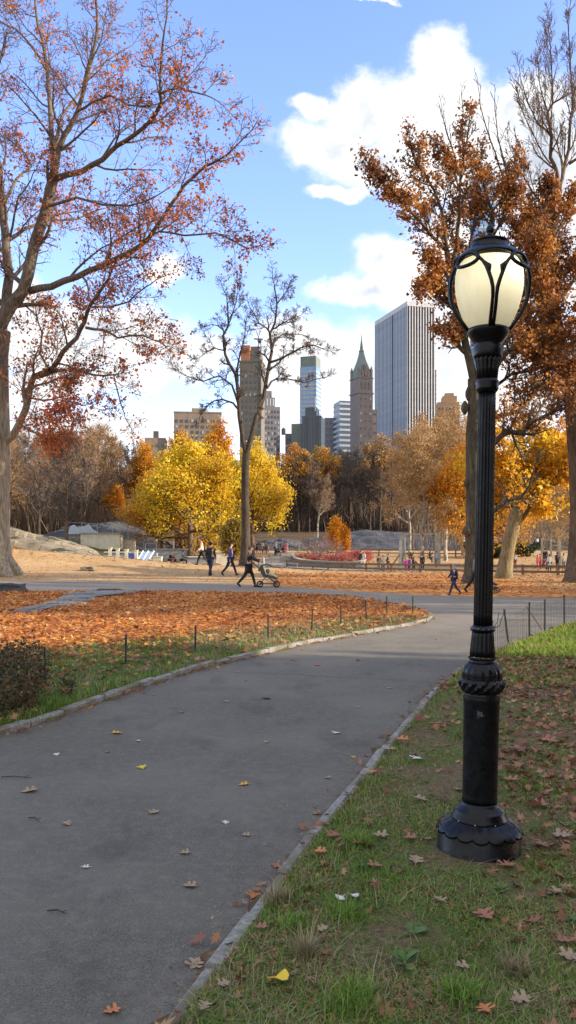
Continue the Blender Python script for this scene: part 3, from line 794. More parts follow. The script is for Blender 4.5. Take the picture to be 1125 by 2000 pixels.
b3 = proto_bare(103, 15, .18, 4.5, TW_GREY, BK_DARK, PB, 11, 6., stems=2, spread=.5)
b4 = proto_bare(104, 15, .22, 2., TW_BROWN, BK_DARK, PBW, 13, 7., leaf=LF_TAN, nleaf=1, ls=.13)

# left wood: brown bare trees
wood = 'bare brown trees at the edge of the wood on the left'
put(b2, 130, 84, .78, .4, 'bare tree with straight sunlit trunk standing at the foot of the pale rock outcrop', group=wood, mats={'trunk': BK_BROWN})
put(b1, 76, 100, .80, 1.9, 'bare tree with thin dark trunk left of the straight sunlit one', group=wood)
LFT = 'brown leafless tree in the thick wood on the left beyond the rocks'
k = 0
for (px, d, s) in ((20,118,.95),(-30,110,1.),(45,128,1.05),(100,125,1.),(165,112,.95),(190,120,1.08),(228,126,1.0),(150,140,1.2),(255,132,.98),(285,138,1.),(60,150,1.15),(110,158,1.2),(212,150,1.05),(5,150,1.2),(265,160,1.05),(-80,130,1.2),(310,150,.9),(180,170,1.25),(240,175,1.1),(330,165,.95),(30,185,1.4),(90,190,1.4),(150,195,1.45),(290,185,1.05)):
    pr = (b1, b4, b2, b3)[k % 4]
    put(pr, px, d, s, rng.uniform(0, 6.28), LFT, group='leafless trees of the left wood', mats={'twigs': (TW_BROWN, TW_BROWN, TW_GREY, TW_BROWN)[k % 4]}); k += 1
# centre hillside
CEN = 'dark leafless tree on the shaded slope below the towers'
for (px, d, s) in ((548,150,.85),(566,165,.95),(585,158,.9),(604,150,.92),(622,162,1.0),(640,155,.9),(662,160,1.0),(684,152,1.02),(704,160,1.05),(722,150,1.02),(742,158,1.05),(760,166,1.0),(575,190,1.0),(612,195,1.0),(650,190,1.05),(690,195,1.15),(730,190,1.2),(770,185,1.1),(545,185,.9),(520,175,.85),(780,160,.95),(500,160,.8)):
    pr = (b3, b2, b1)[k % 3]
    put(pr, px, d, s, rng.uniform(0, 6.28), CEN, group='dark leafless trees on the slope', mats={'twigs': TW_GREY}); k += 1
put(b3, 620, 139, .72, 1., 'small leafless tree with white streaked forked trunk on the dark slope', mats={'trunk': BK_PALE}, group='dark leafless trees on the slope')
# right background
RT = 'leafless tree on the far lawn at the right'
for (px, d, s) in ((830,170,1.),(870,180,1.05),(905,170,1.),(945,190,1.1),(980,230,1.2),(1015,225,1.2),(1044,215,1.25),(1080,230,1.2),(1110,215,1.1),(1140,190,1.1),(1060,260,1.4),(990,270,1.4),(930,240,1.3),(860,240,1.3),(800,220,1.2),(1180,170,1.1)):
    pr = (b1, b4, b2)[k % 3]
    put(pr, px, d, s, rng.uniform(0, 6.28), RT, group='leafless trees beyond the right playground', mats={'twigs': TW_BROWN}); k += 1
for (px, d, s) in ((1128,75,.62),(1090,95,.7)):
    put(b4, px, d, s, rng.uniform(0, 6), 'small pale limbed tree %s' % ('beside the thick right hand trunk' if px > 1100 else 'behind the climbing bars'), mats={'trunk': BK_PALE, 'twigs': TW_TAN})
# far belt behind everything
for i in range(44):
    px = -150+i*32+rng.uniform(-12, 12)
    if px > 1300: break
    put((b4, b1, b2)[i % 3], px, rng.uniform(270, 380), rng.uniform(1.15, 1.5), rng.uniform(0, 6.28), 'leafless tree in the far belt under the skyline', group='far belt of leafless trees', mats={'twigs': TW_BROWN})

# yellow maples left of the bare tree
PM = dict(seg=[6,5,4,3], gn=[.1,.2,.26,.3], up=[0,.04,.02,0], kids=[9,9,8,0], ang=[1.15,.8,.8,.8], rat=[.55,.62,.6,.55], fine=2, rmin=.02, tip=.35)
y1 = leafy(201, 13, .42, 2.2, PM, 17, 7.2, LF_YEL, 7, .24, bk=BK_BROWN, spread=.36)
put(y1, 372, 84, .92, 2.2, 'broad bright yellow maple with thick sunlit trunk by the playground', sz=.90)
put(y1, 318, 92, .82, 3.1, 'golden orange maple leaning low over the playground fence, leftmost of the yellow trees', mats={'crown': LF_GOLD}, sz=.66, name='maple_tree')
put(y1, 492, 100, .84, 5.0, 'golden yellow maple just right of the tall bare tree', mats={'crown': LF_YEL}, sz=.98, name='maple_tree')
y2 = leafy(202, 18, .34, 4, dict(PB, kids=[9,6,5,4,0]), 15, 6.5, LF_GOLD, 3, .24, bk=BK_PALE, tw=TW_BROWN, spread=.3, frac=.75, name='ginkgo_tree')
put(y2, 424, 112, .98, .6, 'tall thin golden tree with white upper trunk behind the yellow maple')
put(y2, 352, 118, .92, 2.6, 'tall thinning gold tree in front of the tan slab tower', mats={'trunk': BK_DARK}, name='ginkgo_tree')
put(y2, 285, 125, .80, 4.4, 'thinning gold tree in front of the small brown tower', mats={'trunk': BK_DARK}, name='ginkgo_tree')
s1 = leafy(203, 3.6, .06, .7, dict(PB, kids=[8,4,3,3,0]), 12, 1.2, LF_YEL, 5, .17, spread=.18, name='young_tree')
put(s1, 453, 63, .95, 1., 'small mustard yellow young tree at the foot of the tall bare tree', mats={'crown': LF_OLIVE})
put(s1, 657, 88, .95, 2., 'small cone shaped orange yellow tree among the red bushes', mats={'crown': LF_ORG}, sz=1.15, name='young_tree')
put(s1, 673, 86, .6, 4., 'lower orange side tree touching the cone shaped one', mats={'crown': LF_ORG}, sz=.95, name='young_tree')
put(s1, 222, 122, 1.9, 2., 'small orange leaved tree glowing deep in the left wood', mats={'crown': LF_ORG}, name='young_tree')
put(s1, 30, 118, 1.7, 1., 'small rusty orange tree in the left wood behind the rock top', mats={'crown': LF_TAN}, name='young_tree')
# trees under the centre skyline with colour in their tops
t1 = leafy(204, 16, .25, 5, PBW, 14, 7., LF_TAN, 1, .26, spread=.3, tw=TW_BROWN, frac=.5, name='elm_tree', keep=lambda p: p[:, 2] > 11.2+.8*np.sin(p[:, 0]*2))
put(t1, 583, 150, .98, .5, 'wide tree with amber top on the slope right of the yellow maples', mats={'crown': LF_GOLD}, name='elm_tree')
put(t1, 622, 154, .94, 2.5, 'second wide amber topped tree on the slope, below the dark glass block', mats={'crown': LF_GOLD}, name='elm_tree')
put(t1, 610, 235, 1.30, 2.5, 'big olive brown tree below the dark glass block', mats={'crown': LF_OLIVE}, name='elm_tree')
put(t1, 655, 240, 1.22, 4.5, 'big olive yellow tree below the banded office block', mats={'crown': LF_OLIVE}, name='elm_tree')
put(t1, 742, 150, 1.1, 4.1, 'rusty brown tree between the dark slope and the pale trunked tree', mats={'crown': LF_TAN}, name='elm_tree')
# tan tree with pale trunk at right centre, and neighbours
p1 = leafy(205, 17, .22, 4, dict(PBW, kids=[9,8,7,5,0], rmin=.02), 16, 7., LF_TAN, 1, .17, bk=BK_PALE, tw=TW_TAN, spread=.3, frac=.8, name='birch_tree')
put(p1, 826, 66, .72, .8, 'fine branched tan tree with pale slender trunk beside the swings')
put(p1, 870, 84, .88, 3.2, 'tall tan tree with rising bare twigs in front of the striped tower', name='birch_tree')
put(p1, 800, 104, .92, 5.0, 'tan wispy tree in front of the foot of the striped tower', name='birch_tree')
put(p1, 905, 92, 1.0, 1.7, 'tan branched tree just left of the lamp post', name='birch_tree')
put(y1, 925, 66, .62, 1.2, 'orange maple hanging low behind the trunk beside the lamp post', mats={'crown': LF_ORG}, sz=.80, name='maple_tree')
# leaning golden tree right of the lamp
def leaning_tree():
    D = 39.; b = at(984, D); root = thing('maple_tree', 'golden maple with a leaning forked grey trunk right of the lamp post', 'tree', b)
    T = Tree(44)
    P = dict(seg=[6,5,5,4,3], gn=[.1,.2,.26,.30,.34], up=[0,.04,.02,.0,0], kids=[6,6,5.5,5,0], ang=[.7,.8,.8,.8,.8], rat=[.6,.58,.6,.6,.6], fine=3, rmin=.012, tip=.4)
    tp, tr = trace([(984,1132),(985,1118),(990,1085),(997,1050),(1005,1018),(1011,995)], D, D, .5, .3)
    tp[0].z = b.z-.3; tr = [.62, .42, .34, .33, .34, .30]; T.big.append((tp, tr))
    L = [([(1010,1000),(1006,975),(1000,940),(985,900),(975,870)],39,38,.22,.05,13,3.0),
     ([(1003,1030),(1024,1008),(1040,980),(1050,940),(1058,900),(1062,870)],39,40,.20,.05,13,3.0),
     ([(1040,980),(1070,950),(1095,920),(1115,900)],40,39,.12,.04,13,2.6),
     ([(1005,975),(1030,940),(1030,900),(1025,862)],39,41,.13,.04,13,2.8),
     ([(1000,945),(975,935),(950,925),(925,920)],39,41,.10,.04,12,2.4),
     ([(1045,960),(1075,925),(1085,885),(1090,860)],40,42,.12,.04,12,2.6),
     ([(1000,985),(975,990),(950,985),(930,985)],39,42,.10,.04,10,1.8),
     ([(1042,975),(1050,990),(1060,995)],40,39,.06,.03,4,1.2)]
    for px, d0, d1, r0, r1, k, l in L:
        p, r = trace(px, d0, d1, r0*.72, r1*.7); T.limb(p, r, 1, P, k*1.25, .15, l)
    for A in (T.big, T.small):
        for i, (pts, rr) in enumerate(A): A[i] = ([q-b for q in pts], rr)
    T.tips = [(p-b, d) for p, d in T.tips]
    T.meshes('trunk', 'twigs', BK_TAN, TW_GREY, root, 10)
    p = tippts(T, 2, 3, 1., .14); LG = leafmat('leaf_golden_yellow', [(0, (.45, .18, .02)), (.35, (.68, .36, .03)), (.75, (.80, .54, .04)), (1, (.84, .68, .09))], .5, .5, .5)
    V, Fq = leaves_np(p, .145, 5, .06, sd=.4); crown('crown', V, Fq, LG, root)
leaning_tree()

# shrubs in the planted bed
def shrub(seed, h, w, leaf, n, ls, tw=TW_PALE, name='shrub', stems=9):
    T = Tree(seed); r = T.r; P = dict(seg=[3,4,3,2], gn=[.2,.25,.3,.3], up=[0,.06,.02,0], kids=[5,5,4,0], ang=[.6,.6,.7,.7], rat=[.7,.65,.6,.6], fine=1, rmin=.011, tip=.4)
    for i in range(stems):
        a = r.uniform(0, 6.28); d = Vector((math.cos(a)*w, math.sin(a)*w, h)).normalized()
        T.grow(Vector((math.cos(a)*w*.1, math.sin(a)*w*.1, -.05)), d, h*.8, .035, 0, P)
    root = thing(name, 'x', 'shrub'); T.meshes('stems', 'twigs', BK_BROWN, tw, root, 5)
    if n:
        p = tippts(T, n, seed, 1, .12); V, Fq = leaves_np(p, ls, seed, .06); crown('leaves', V, Fq, leaf, root)
    return root
sp = shrub(301, 2.6, 1.5, None, 0, 0)
put(sp, 620, 84, 1.15, 0, 'rounded leafless pinkish grey bush left of the orange cone shaped tree', 'shrub')
put(sp, 640, 80, .9, 2, 'lower leafless greyish bush in front of the pinkish one', 'shrub', name='shrub')
sr = shrub(302, 1.7, 2.2, LF_CRIM, 1, .12, TW_BROWN)
for i, (px, d, s, lb) in enumerate(((598,82,.8,'leftmost low red leaved bush in the kerbed bed'),(626,78,.8,'low red leaved bush in front of the leafless grey bush'),(655,74,.9,'red leaved bush nearest the bed wall'),(690,76,1.,'spreading red leaved bush right of the orange tree'),(706,82,1.05,'pinkish red bush at the right end of the planted bed'),(676,84,.85,'red bush below the lower orange tree'))):
    put(sr, px, d, s*.82, i*1.1, lb, 'shrub', name='shrub')
def bush(seed, h, w, n, ls, leaf, name='bush'):
    g = np.random.default_rng(seed); cs = g.normal(0, 1, (26, 3))*np.array([w*.42, w*.42, h*.22])+np.array([0, 0, h*.5])
    p = np.repeat(cs, n, axis=0); v = g.normal(0, 1, p.shape); v /= np.linalg.norm(v, axis=1)[:, None]
    p = p+v*(g.uniform(.55, 1.05, len(p))[:, None])*np.array([w*.22, w*.22, h*.24]); p[:, 2] = np.abs(p[:, 2])
    V, Fq = leaves_np(p, ls, seed, .02); root = thing(name, 'x', 'bush'); crown('leaves', V, Fq, leaf, root)
    T = Tree(seed); P = dict(seg=[3,3,3], gn=[.2,.25,.3], up=[0,.06,.02], kids=[4,3,0], ang=[.5,.6,.7], rat=[.7,.65,.6], fine=1, rmin=.008, tip=.4)
    for i in range(9):
        a = i*.7; T.grow(Vector((0, 0, -.05)), Vector((math.cos(a)*w, math.sin(a)*w, h*1.3)).normalized(), h*.7, .02, 0, P)
    T.meshes('stems', 'twigs', BK_BROWN, TW_BROWN, root, 5); return root
e1 = bush(401, 2.2, 3.6, 260, .22, LF_GREEN)
put(e1, 962, 92, .95, 0, 'dark evergreen bush just right of the lamp post on the far side', 'bush')
put(e1, 1005, 98, .85, 2, 'dark evergreen bush behind the leaning trunk', 'bush', name='bush')
# shade giving trees that stand beside the path, right of the camera
sh = leafy(501, 12, .35, .6, dict(PM, up=[0,.1,.05,0]), 22, 6.0, LF_RUST, 9, .52, bk=BK_BROWN, spread=.5, name='oak_tree')
for i, (x, y, s, zz) in enumerate(((18,-14,1.,1.),(16.5,-5,1.05,1.),(17,3.5,.95,.9),(27,-9,1.25,1.15),(26,1.5,1.15,1.15),(36,-4,1.4,1.35),(24,-18,1.2,1.2),(14,-24,1.,1.))):
    o = sh if i == 0 else copy_tree(sh)
    o.location = (x, y, 0); o.scale = (s, s, s*zz); o.rotation_euler = (0, 0, i*1.3)
    tag(o, 'brown leaved oak beside the path to the right of the frame', 'tree', 'oaks standing right of the view')
# bare trees right of the frame draw the long shadows over the far lawn
for i, (x, y, s) in enumerate(((14,21.5,.8),(16.5,25,.8),(27,19,1.),(36,25,1.),(44,52,1.),(60,60,1.2),(15.5,17.5,.8))):
    o = copy_tree((p1, b2, b4)[i % 3] if i < 12 else b1); o.location = (x, y, Hf(x, y)); o.scale = (s,)*3; o.rotation_euler = (0, 0, i*1.7)
    tag(o, 'leafless tree standing right of the view', 'tree', 'leafless trees right of the view')
# ------------------------------------------------------------------ far thicket closing the view under the crowns
def thicket(name, label, x0, x1, y0, y1, n, h, wdt, m, seed, base=0.):
    g = np.random.default_rng(seed); x = g.uniform(x0, x1, n); y = g.uniform(y0, y1, n); x = x*y/((y0+y1)/2)
    hh = h*g.uniform(.35, 1.1, n)*(1+.35*np.sin(x*.11)+.2*np.sin(x*.33+y*.1)); z = H(x, y)-.1
    a = g.uniform(0, math.pi, n); w = wdt*y/250
    tx = g.normal(0, .22, n)*hh; ty = g.normal(0, .2, n)*hh
    V = np.stack([np.stack([x-np.cos(a)*w, y-np.sin(a)*w, z], 1), np.stack([x+np.cos(a)*w, y+np.sin(a)*w, z], 1),
                  np.stack([x+tx+np.cos(a)*w*.2, y+ty, z+hh], 1), np.stack([x+tx-np.cos(a)*w*.2, y+ty, z+hh], 1)], 1).reshape(-1, 3)
    o = npmesh(name, V, np.arange(n*4).reshape(n, 4), m); tag(o, label, 'undergrowth', kind='stuff')
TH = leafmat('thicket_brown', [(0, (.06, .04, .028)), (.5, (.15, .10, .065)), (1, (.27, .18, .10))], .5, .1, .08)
thicket('undergrowth', 'brown undergrowth and saplings filling the far wood under the skyline', -190, 190, 240, 420, 60000, 10, .10, TH, 1)
thicket('undergrowth', 'brown brush under the leafless trees of the left wood', -62, -26, 112, 200, 26000, 5., .14, TH, 2)
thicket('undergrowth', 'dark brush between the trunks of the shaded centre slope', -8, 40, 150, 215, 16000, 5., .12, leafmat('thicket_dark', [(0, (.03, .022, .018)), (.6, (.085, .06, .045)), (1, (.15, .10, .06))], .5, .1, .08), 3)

thicket('undergrowth', 'low brown brush and saplings on the slope behind the right hand lawn', 26, 110, 116, 215, 16000, 3., .10, TH, 4)
# ------------------------------------------------------------------ buildings
def fac(name, col, rough=.7, sc=.25, var=.12):
    def b(t):
        p = oc(t); n = t.noise(p, sc, 6, .6); n2 = t.noise(t.vm('MULTIPLY', p, (1, 1, .1)), .8, 4)
        f = t.math('ADD', t.math('MULTIPLY', n, .6), t.math('MULTIPLY', n2, .4))
        lo = tuple(c*(1-var*1.5) for c in col); hi = tuple(min(1, c*(1+var)) for c in col)
        return pbsdf(t, t.ramp(f, [(.35, lo), (.65, hi)]), rough, spec=.3)
    return mat(name, b)
def glass(name, col, rough=.12, spec=.8):
    def b(t):
        p = oc(t); br = t.new('ShaderNodeTexBrick', ins={'Vector': t.vm('MULTIPLY', p, (1, 1, 1)), 'Scale': 1., 'Color1': (*[c*.75 for c in col], 1), 'Color2': (*[min(1, c*1.3) for c in col], 1), 'Mortar': (*col, 1), 'Brick Width': 1.5, 'Row Height': 3.6, 'Mortar Size': .02})
        return pbsdf(t, br.outputs[0], rough, t.noise(p, .25, 3), .25, .3, spec=spec)
    return mat(name, b)
M_DKGL = glass('dark_window_glass', (.010, .013, .024), .5, .25); M_BLGL = glass('blue_glass', (.10, .22, .42), .08, 1.)
M_WIN = glass('window_glass', (.035, .042, .055), .15)
M_WINL = glass('window_glass_pale', (.30, .33, .36), .2)
M_WHITE = fac('white_marble_pier', (.50, .51, .54)); M_LFACE = fac('white_marble_shade_tint', (.34, .39, .47)); M_STONE = fac('brown_stone', (.19, .165, .155)); M_BRICK = fac('tan_brick', (.22, .175, .135))  # left face marble is bluer and darker, its shade put into the colour
M_GREY = fac('grey_brick', (.16, .15, .16)); M_COPPER = fac('green_copper', (.16, .20, .19)); M_PALE = fac('pale_panel', (.36, .40, .45))
M_GBROWN = fac('olive_stone', (.17, .155, .13)); M_NAVY = fac('dark_blue_block', (.06, .065, .085)); M_RUST = fac('rust_mesh', (.42, .18, .09)); M_STEEL = simple('crane_steel', (.10, .10, .11), .6, .1)
def building(name, label, px0, px1, pytop, d, dep, rz, m, dd=0):
    """a tower standing at its own distance; px0..px1 its width seen from the path"""
    w = (px1-px0)/F*d; cx = ((px0+px1)/2-562.5)/F*d; h = CH+(HZ-pytop)/F*d
    # the seen width is shared by front and side when turned
    W_ = (w-dep*abs(math.sin(rz)))/math.cos(rz)
    root = thing(name, label, 'building', (cx, d+dep/2, 0), rz)
    mb = MB(); mb.box((0, 0, h/2), (W_, dep, h)); mb.build('wall', m, root)
    return root, W_, h
def pc(root, name, c, dims, m, rz=0):
    mb = MB(); mb.box(c, dims, rz); return mb.build(name, m, root)
def win_grid(root, w, dep, z0, z1, cols, rows, ww, wh, m, side=0, scols=0, off=0., m2=None, prob=0., fr=.06):
    n0 = None; r = random.Random(int(z0*7+w)); cnt = 0
    def one(loc, dims, mm):
        nonlocal n0
        mb = MB(); mb.box((0, 0, 0), dims); return mb.build('window', mm, root, loc=loc)
    meshes = {}
    def plc(loc, dims, mm):
        key = (dims, mm.name)
        if key not in meshes: meshes[key] = one(loc, dims, mm); return
        o = meshes[key].copy(); C.objects.link(o); o.location = loc; o.parent = root
    for j in range(rows):
        z = z0+(z1-z0)*(j+.5)/rows
        for i in range(cols):
            x = -w/2+w*(i+.5)/cols; mm = m2 if (m2 and r.random() < prob) else m
            plc((x+off, -dep/2-.03, z), (ww, .4, wh), mm)
        for i in range(scols):
            y = -dep/2+dep*(i+.5)/scols; mm = m2 if (m2 and r.random() < prob) else m
            plc((side*(w/2+.03), y, z), (.4, ww, wh), mm)
# striped white tower (footprint laid out on the ground, wide side facing left)
def striped_tower():
    A, B, Cc = Vector((84, 764)), Vector((105, 700)), Vector((130.2, 706)); h = CH+476/F*700
    Dd = A+(Cc-B); c = (A+B+Cc+Dd)/4
    root = thing('striped_tower', 'tall white tower with dark vertical window stripes, highest of the skyline', 'building', (c.x, c.y, 0))
    mb = MB(); mb.prism([tuple(p-c) for p in (A, B, Cc, Dd)], 0, h-4); mb.build('glass_wall', M_DKGL, root)
    mb = MB(); pts = [tuple((p-c)*1.012) for p in (A, B, Cc, Dd)]; mb.prism(pts, h-4.2, h); mb.build('parapet', M_WHITE, root)
    def piers(P, Q, n, wd, dp, m):
        d = (Q-P).normalized(); L = (Q-P).length; nn = Vector((d.y, -d.x)); ang = math.atan2(d.y, d.x)
        for i in range(n+1):
            p = P+d*(L*i/n)-c+nn*(dp/2-.2)
            mb = MB(); mb.box((0, 0, (h-3)/2), (wd, dp, h-3)); o = mb.build('pier', m, root, loc=(p.x, p.y, 0)); o.rotation_euler = (0, 0, ang)
    piers(B, Cc, 10, .95, .4, M_WHITE)
    gap = .40                               # the recessed dark slot splits the long face
    S1 = A+(B-A)*.53; S2 = A+(B-A)*.61
    piers(A, S1, 12, 1.9, .35, M_LFACE); piers(S2, B, 9, 1.9, .35, M_LFACE)
striped_tower()
# stone tower with green copper spire
def spire_tower():
    root, w, h = building('spire_tower', 'brown stone tower with green copper spire left of the striped tower', 686, 729, 737, 640, 14, R(24), M_STONE)
    win_grid(root, w, 14, 62, h-14, 3, 10, 1.1, 1.9, M_WIN, 1, 2, m2=M_WINL, prob=.3)
    pc(root, 'cornice', (0, 0, h-12.5), (w+1.2, 15.2, 1.0), M_STONE); pc(root, 'cornice', (0, 0, h-.2), (w+1., 15, .8), M_STONE)
    for x in (-w*.27, 0, w*.27): pc(root, 'arched_window', (x, -7.1, h-6.5), (1.6, .5, 5.5), M_WIN)
    mb = MB(); H2 = w/2*.92
    prof = [(h, H2*1.02, 6.6), (h+5, H2*.95, 6.2), (h+8, H2*.75, 5.2), (h+15, H2*.42, 3.), (h+21, H2*.24, 1.7), (h+22.5, H2*.22, 1.6)]
    vs = []; fs = []
    for z, a, b in prof: vs += [(-a, -b, z), (a, -b, z), (a, b, z), (-a, b, z)]
    for i in range(len(prof)-1):
        for k in range(4): fs.append((i*4+k, i*4+(k+1) % 4, i*4+4+(k+1) % 4, i*4+4+k))
    fs.append((20, 21, 22, 23)); mb.add(vs, fs); roof = mb.build('roof', M_COPPER, root)
    mb = MB(); mb.lathe([(h+22.4, 2.2), (h+23, 2.2), (h+23.2, 1.5), (h+27, 1.1), (h+32, .45), (h+37, .08)], 8); mb.build('spire', M_COPPER, roof)
    for sx in (-1, 1):
        for sy in (-1, 1):
            mb = MB(); mb.lathe([(h, 1.3), (h+6, 1.3), (h+6.2, 1.5), (h+10, .1)], 6, (sx*w*.44, sy*5.9, 0)); mb.build('turret', M_STONE, root)
    for x in (-2.4, 2.4): pc(root, 'dormer', (x, -6.2, h+3.2), (1.8, 1.6, 5.5), M_STONE)
    pc(root, 'dormer', (0, -6.0, h+6), (2.2, 2.6, 9), M_STONE)
spire_tower()
# building under scaffolding with hoist
def crane_tower():
    root, w, h = building('stone_tower', 'olive grey tower under scaffolding with a crane seen between the bare tree forks', 468, 516, 706, 560, 15, R(-8), M_GBROWN)
    win_grid(root, w, 15, 66, h-8, 5, 13, 1.2, 1.9, M_WIN, m2=M_WINL, prob=.25)
    pc(root, 'cornice', (0, 0, h+.3), (w+1, 16, 1.2), M_GBROWN)
    pc(root, 'crown_storey', (0, 0, h+4.2), (w*.86, 13, 7), M_GBROWN)
    pc(root, 'net_screen', (-w*.24, -5.2, h+6), (w*.42, 5, 11), M_RUST)
    pc(root, 'crown_storey', (w*.12, 0, h+9.4), (w*.5, 8, 4), M_GREY)
    for x in (-.2, 0., .18, .3): pc(root, 'window', (x*w, -6.55, h+4), (1.1, .3, 2.6), M_WIN)
    mb = MB(); cx = w*.42
    for a, b in ((-1,-1),(1,-1),(1,1),(-1,1)): mb.bar((cx+a*.9, -7+b*.9, h-40), (cx+a*.9, -7+b*.9, h+15), .25)
    for z in range(int(h)-40, int(h)+15, 3): mb.bar((cx-.9, -8, z), (cx+.9, -8, z+3), .2); mb.box((cx, -7, z), (2, 2, .2))
    mb.build('hoist_mast', M_STEEL, root)
    mb = MB(); mb.bar((cx-4, -7, h+16), (cx+2.5, -7, h+15.5), .5, .9); mb.bar((cx, -7, h+15), (cx-3, -7, h+23), .4); mb.bar((cx-1.5, -7, h+15), (cx+1.6, -7, h+24), .3); mb.box((cx, -7, h+14.6), (2.6, 2.6, 1.8)); mb.build('crane', M_STEEL, root)
crane_tower()
def stepped_grey():
    root, w, h = building('stepped_tower', 'grey stepped tower just right of the scaffolded one', 502, 547, 794, 640, 16, R(12), M_GREY)
    win_grid(root, w, 16, 72, h-2, 6, 9, 1.2, 2., M_WIN, 1, 2, m2=M_WINL, prob=.35)
    pc(root, 'setback', (-1, 1, h+4), (w*.66, 12, 8), M_GREY); pc(root, 'setback', (-1.5, 1, h+10), (w*.42, 9, 7), M_GREY)
    for i in range(4): pc(root, 'window', (-1-w*.24+w*.16*i, -5.1, h+4), (1., .3, 5.5), M_WINL)
stepped_grey()
def banded(name, label, px0, px1, top, d, dep, rz, mg, mbnd, z0, step, bh, mast=None):
    root, w, h = building(name, label, px0, px1, top, d, dep, rz, mg)
    z = z0; 
    while z < h-1:
        pc(root, 'floor_band', (0, 0, z), (w+.5, dep+.5, bh), mbnd); z += step
    return root, w, h
g, w, h = banded('glass_tower', 'slim blue glass tower with pale floor bands and a roof mast', 586, 628, 716, 900, 20, R(-18), M_BLGL, M_PALE, 95, 4.9, 2.2)
pc(g, 'roof_screen', (0, 0, h+6), (w*.96, 19, 12), M_COPPER); mb = MB(); mb.tube([(0, 0, h+12), (0, 0, h+26)], .35, 5); mb.build('mast', M_STEEL, g)
g, w, h = banded('office_block', 'office block with white horizontal bands left of the spire tower', 654, 690, 783, 700, 18, R(14), glass('office_glass', (.06, .085, .13), .3, .4), M_PALE, 80, 4.6, 1.9)
g, w, h = building('glass_block', 'dark stepped glass block in front of the slim blue tower', 590, 637, 812, 600, 22, R(-10), glass('slate_glass', (.05, .065, .085), .3, .4))
pc(g, 'setback', (-1, 0, h+3.5), (w*.6, 16, 7), MATS['slate_glass']); mb = MB(); mb.tube([(2.4, -8, h+4), (2.4, -8, h+14)], .28, 5); mb.build('mast', M_WHITE, g)
pc(g, 'side_wing', (-w/2-4.5, 2, h/2-2.5), (9, 16, h-5), M_COPPER)
for i in range(7): pc(g, 'mullion', (-w/2+w*(i+.5)/7, -11.05, h/2), (.3, .3, h), M_GREY)
g, w, h = building('low_block', 'plain blue grey block between the glass block and the banded office', 634, 657, 816, 720, 14, 0, fac('slate_panel', (.20, .21, .25)))
win_grid(g, w, 14, 88, h-2, 3, 5, 1.6, 1.5, M_WIN)
g, w, h = building('dark_block', 'small dark block low between the stepped tower and glass block', 557, 577, 847, 640, 12, 0, M_NAVY)
win_grid(g, w, 12, 70, h-1, 4, 3, 1., 1.4, M_WIN); mb = MB(); mb.lathe([(h, 1.6), (h+4, 1.6), (h+4.2, 1.8), (h+6, .1)], 8, (-5.5, 0, 0)); mb.build('water_tank', M_STONE, g)
g, w, h = building('brick_slab', 'wide tan brick slab building behind the yellow trees', 335, 432, 806, 420, 14, R(6), M_BRICK)
win_grid(g, w, 14, 48, h-3, 9, 7, 1.1, 1.5, M_WIN, m2=M_WINL, prob=.2)
pc(g, 'bulkhead', (w*.02, 0, h+1.3), (w*.30, 8, 3.2), M_BRICK); pc(g, 'parapet', (0, 0, h+.2), (w+.4, 14.4, .7), M_BRICK)
g, w, h = building('brick_tower', 'small brown brick tower with a square chimney left of the tan slab', 279, 323, 855, 420, 12, R(5), M_BRICK)
win_grid(g, w, 12, 40, h-2, 4, 4, 1.1, 1.5, M_WIN); pc(g, 'chimney', (0, 0, h+2), (2.6, 3, 4.4), M_STONE)
g, w, h = building('brick_block', 'low brown roof block poking over the wood at far left', 172, 192, 848, 400, 10, 0, M_BRICK); win_grid(g, w, 10, 44, h-1, 3, 3, .9, 1.3, M_WIN)
g, w, h = building('tan_tower', 'tan tower with sloping shoulders right of the striped tower', 855, 902, 785, 520, 16, R(-6), fac('warm_tan_brick', (.34, .22, .13)))
win_grid(g, w, 16, 50, h-2, 6, 9, 1., 1.6, M_WIN); pc(g, 'setback', (1, 0, h+2), (w*.66, 12, 4.5), MATS['warm_tan_brick']); pc(g, 'setback', (1, 0, h+5), (w*.4, 9, 3), MATS['warm_tan_brick'])
g, w, h = banded('hotel_tower', 'slim grey tower hidden close behind the right edge of the striped tower', 838, 852, 722, 860, 10, 0, M_GREY, M_STONE, 110, 5, 1.6)
g, w, h = banded('glass_skyscraper', 'very tall pale blue glass tower seen through the rust coloured leaves', 928, 968, 345, 620, 18, R(8), M_BLGL, M_PALE, 100, 6.5, 1.6)
g, w, h = building('low_block', 'brown block low between the office block and the spire tower', 727, 736, 800, 680, 12, 0, M_STONE); win_grid(g, w, 12, 70, h, 2, 6, .9, 1.4, M_WIN)

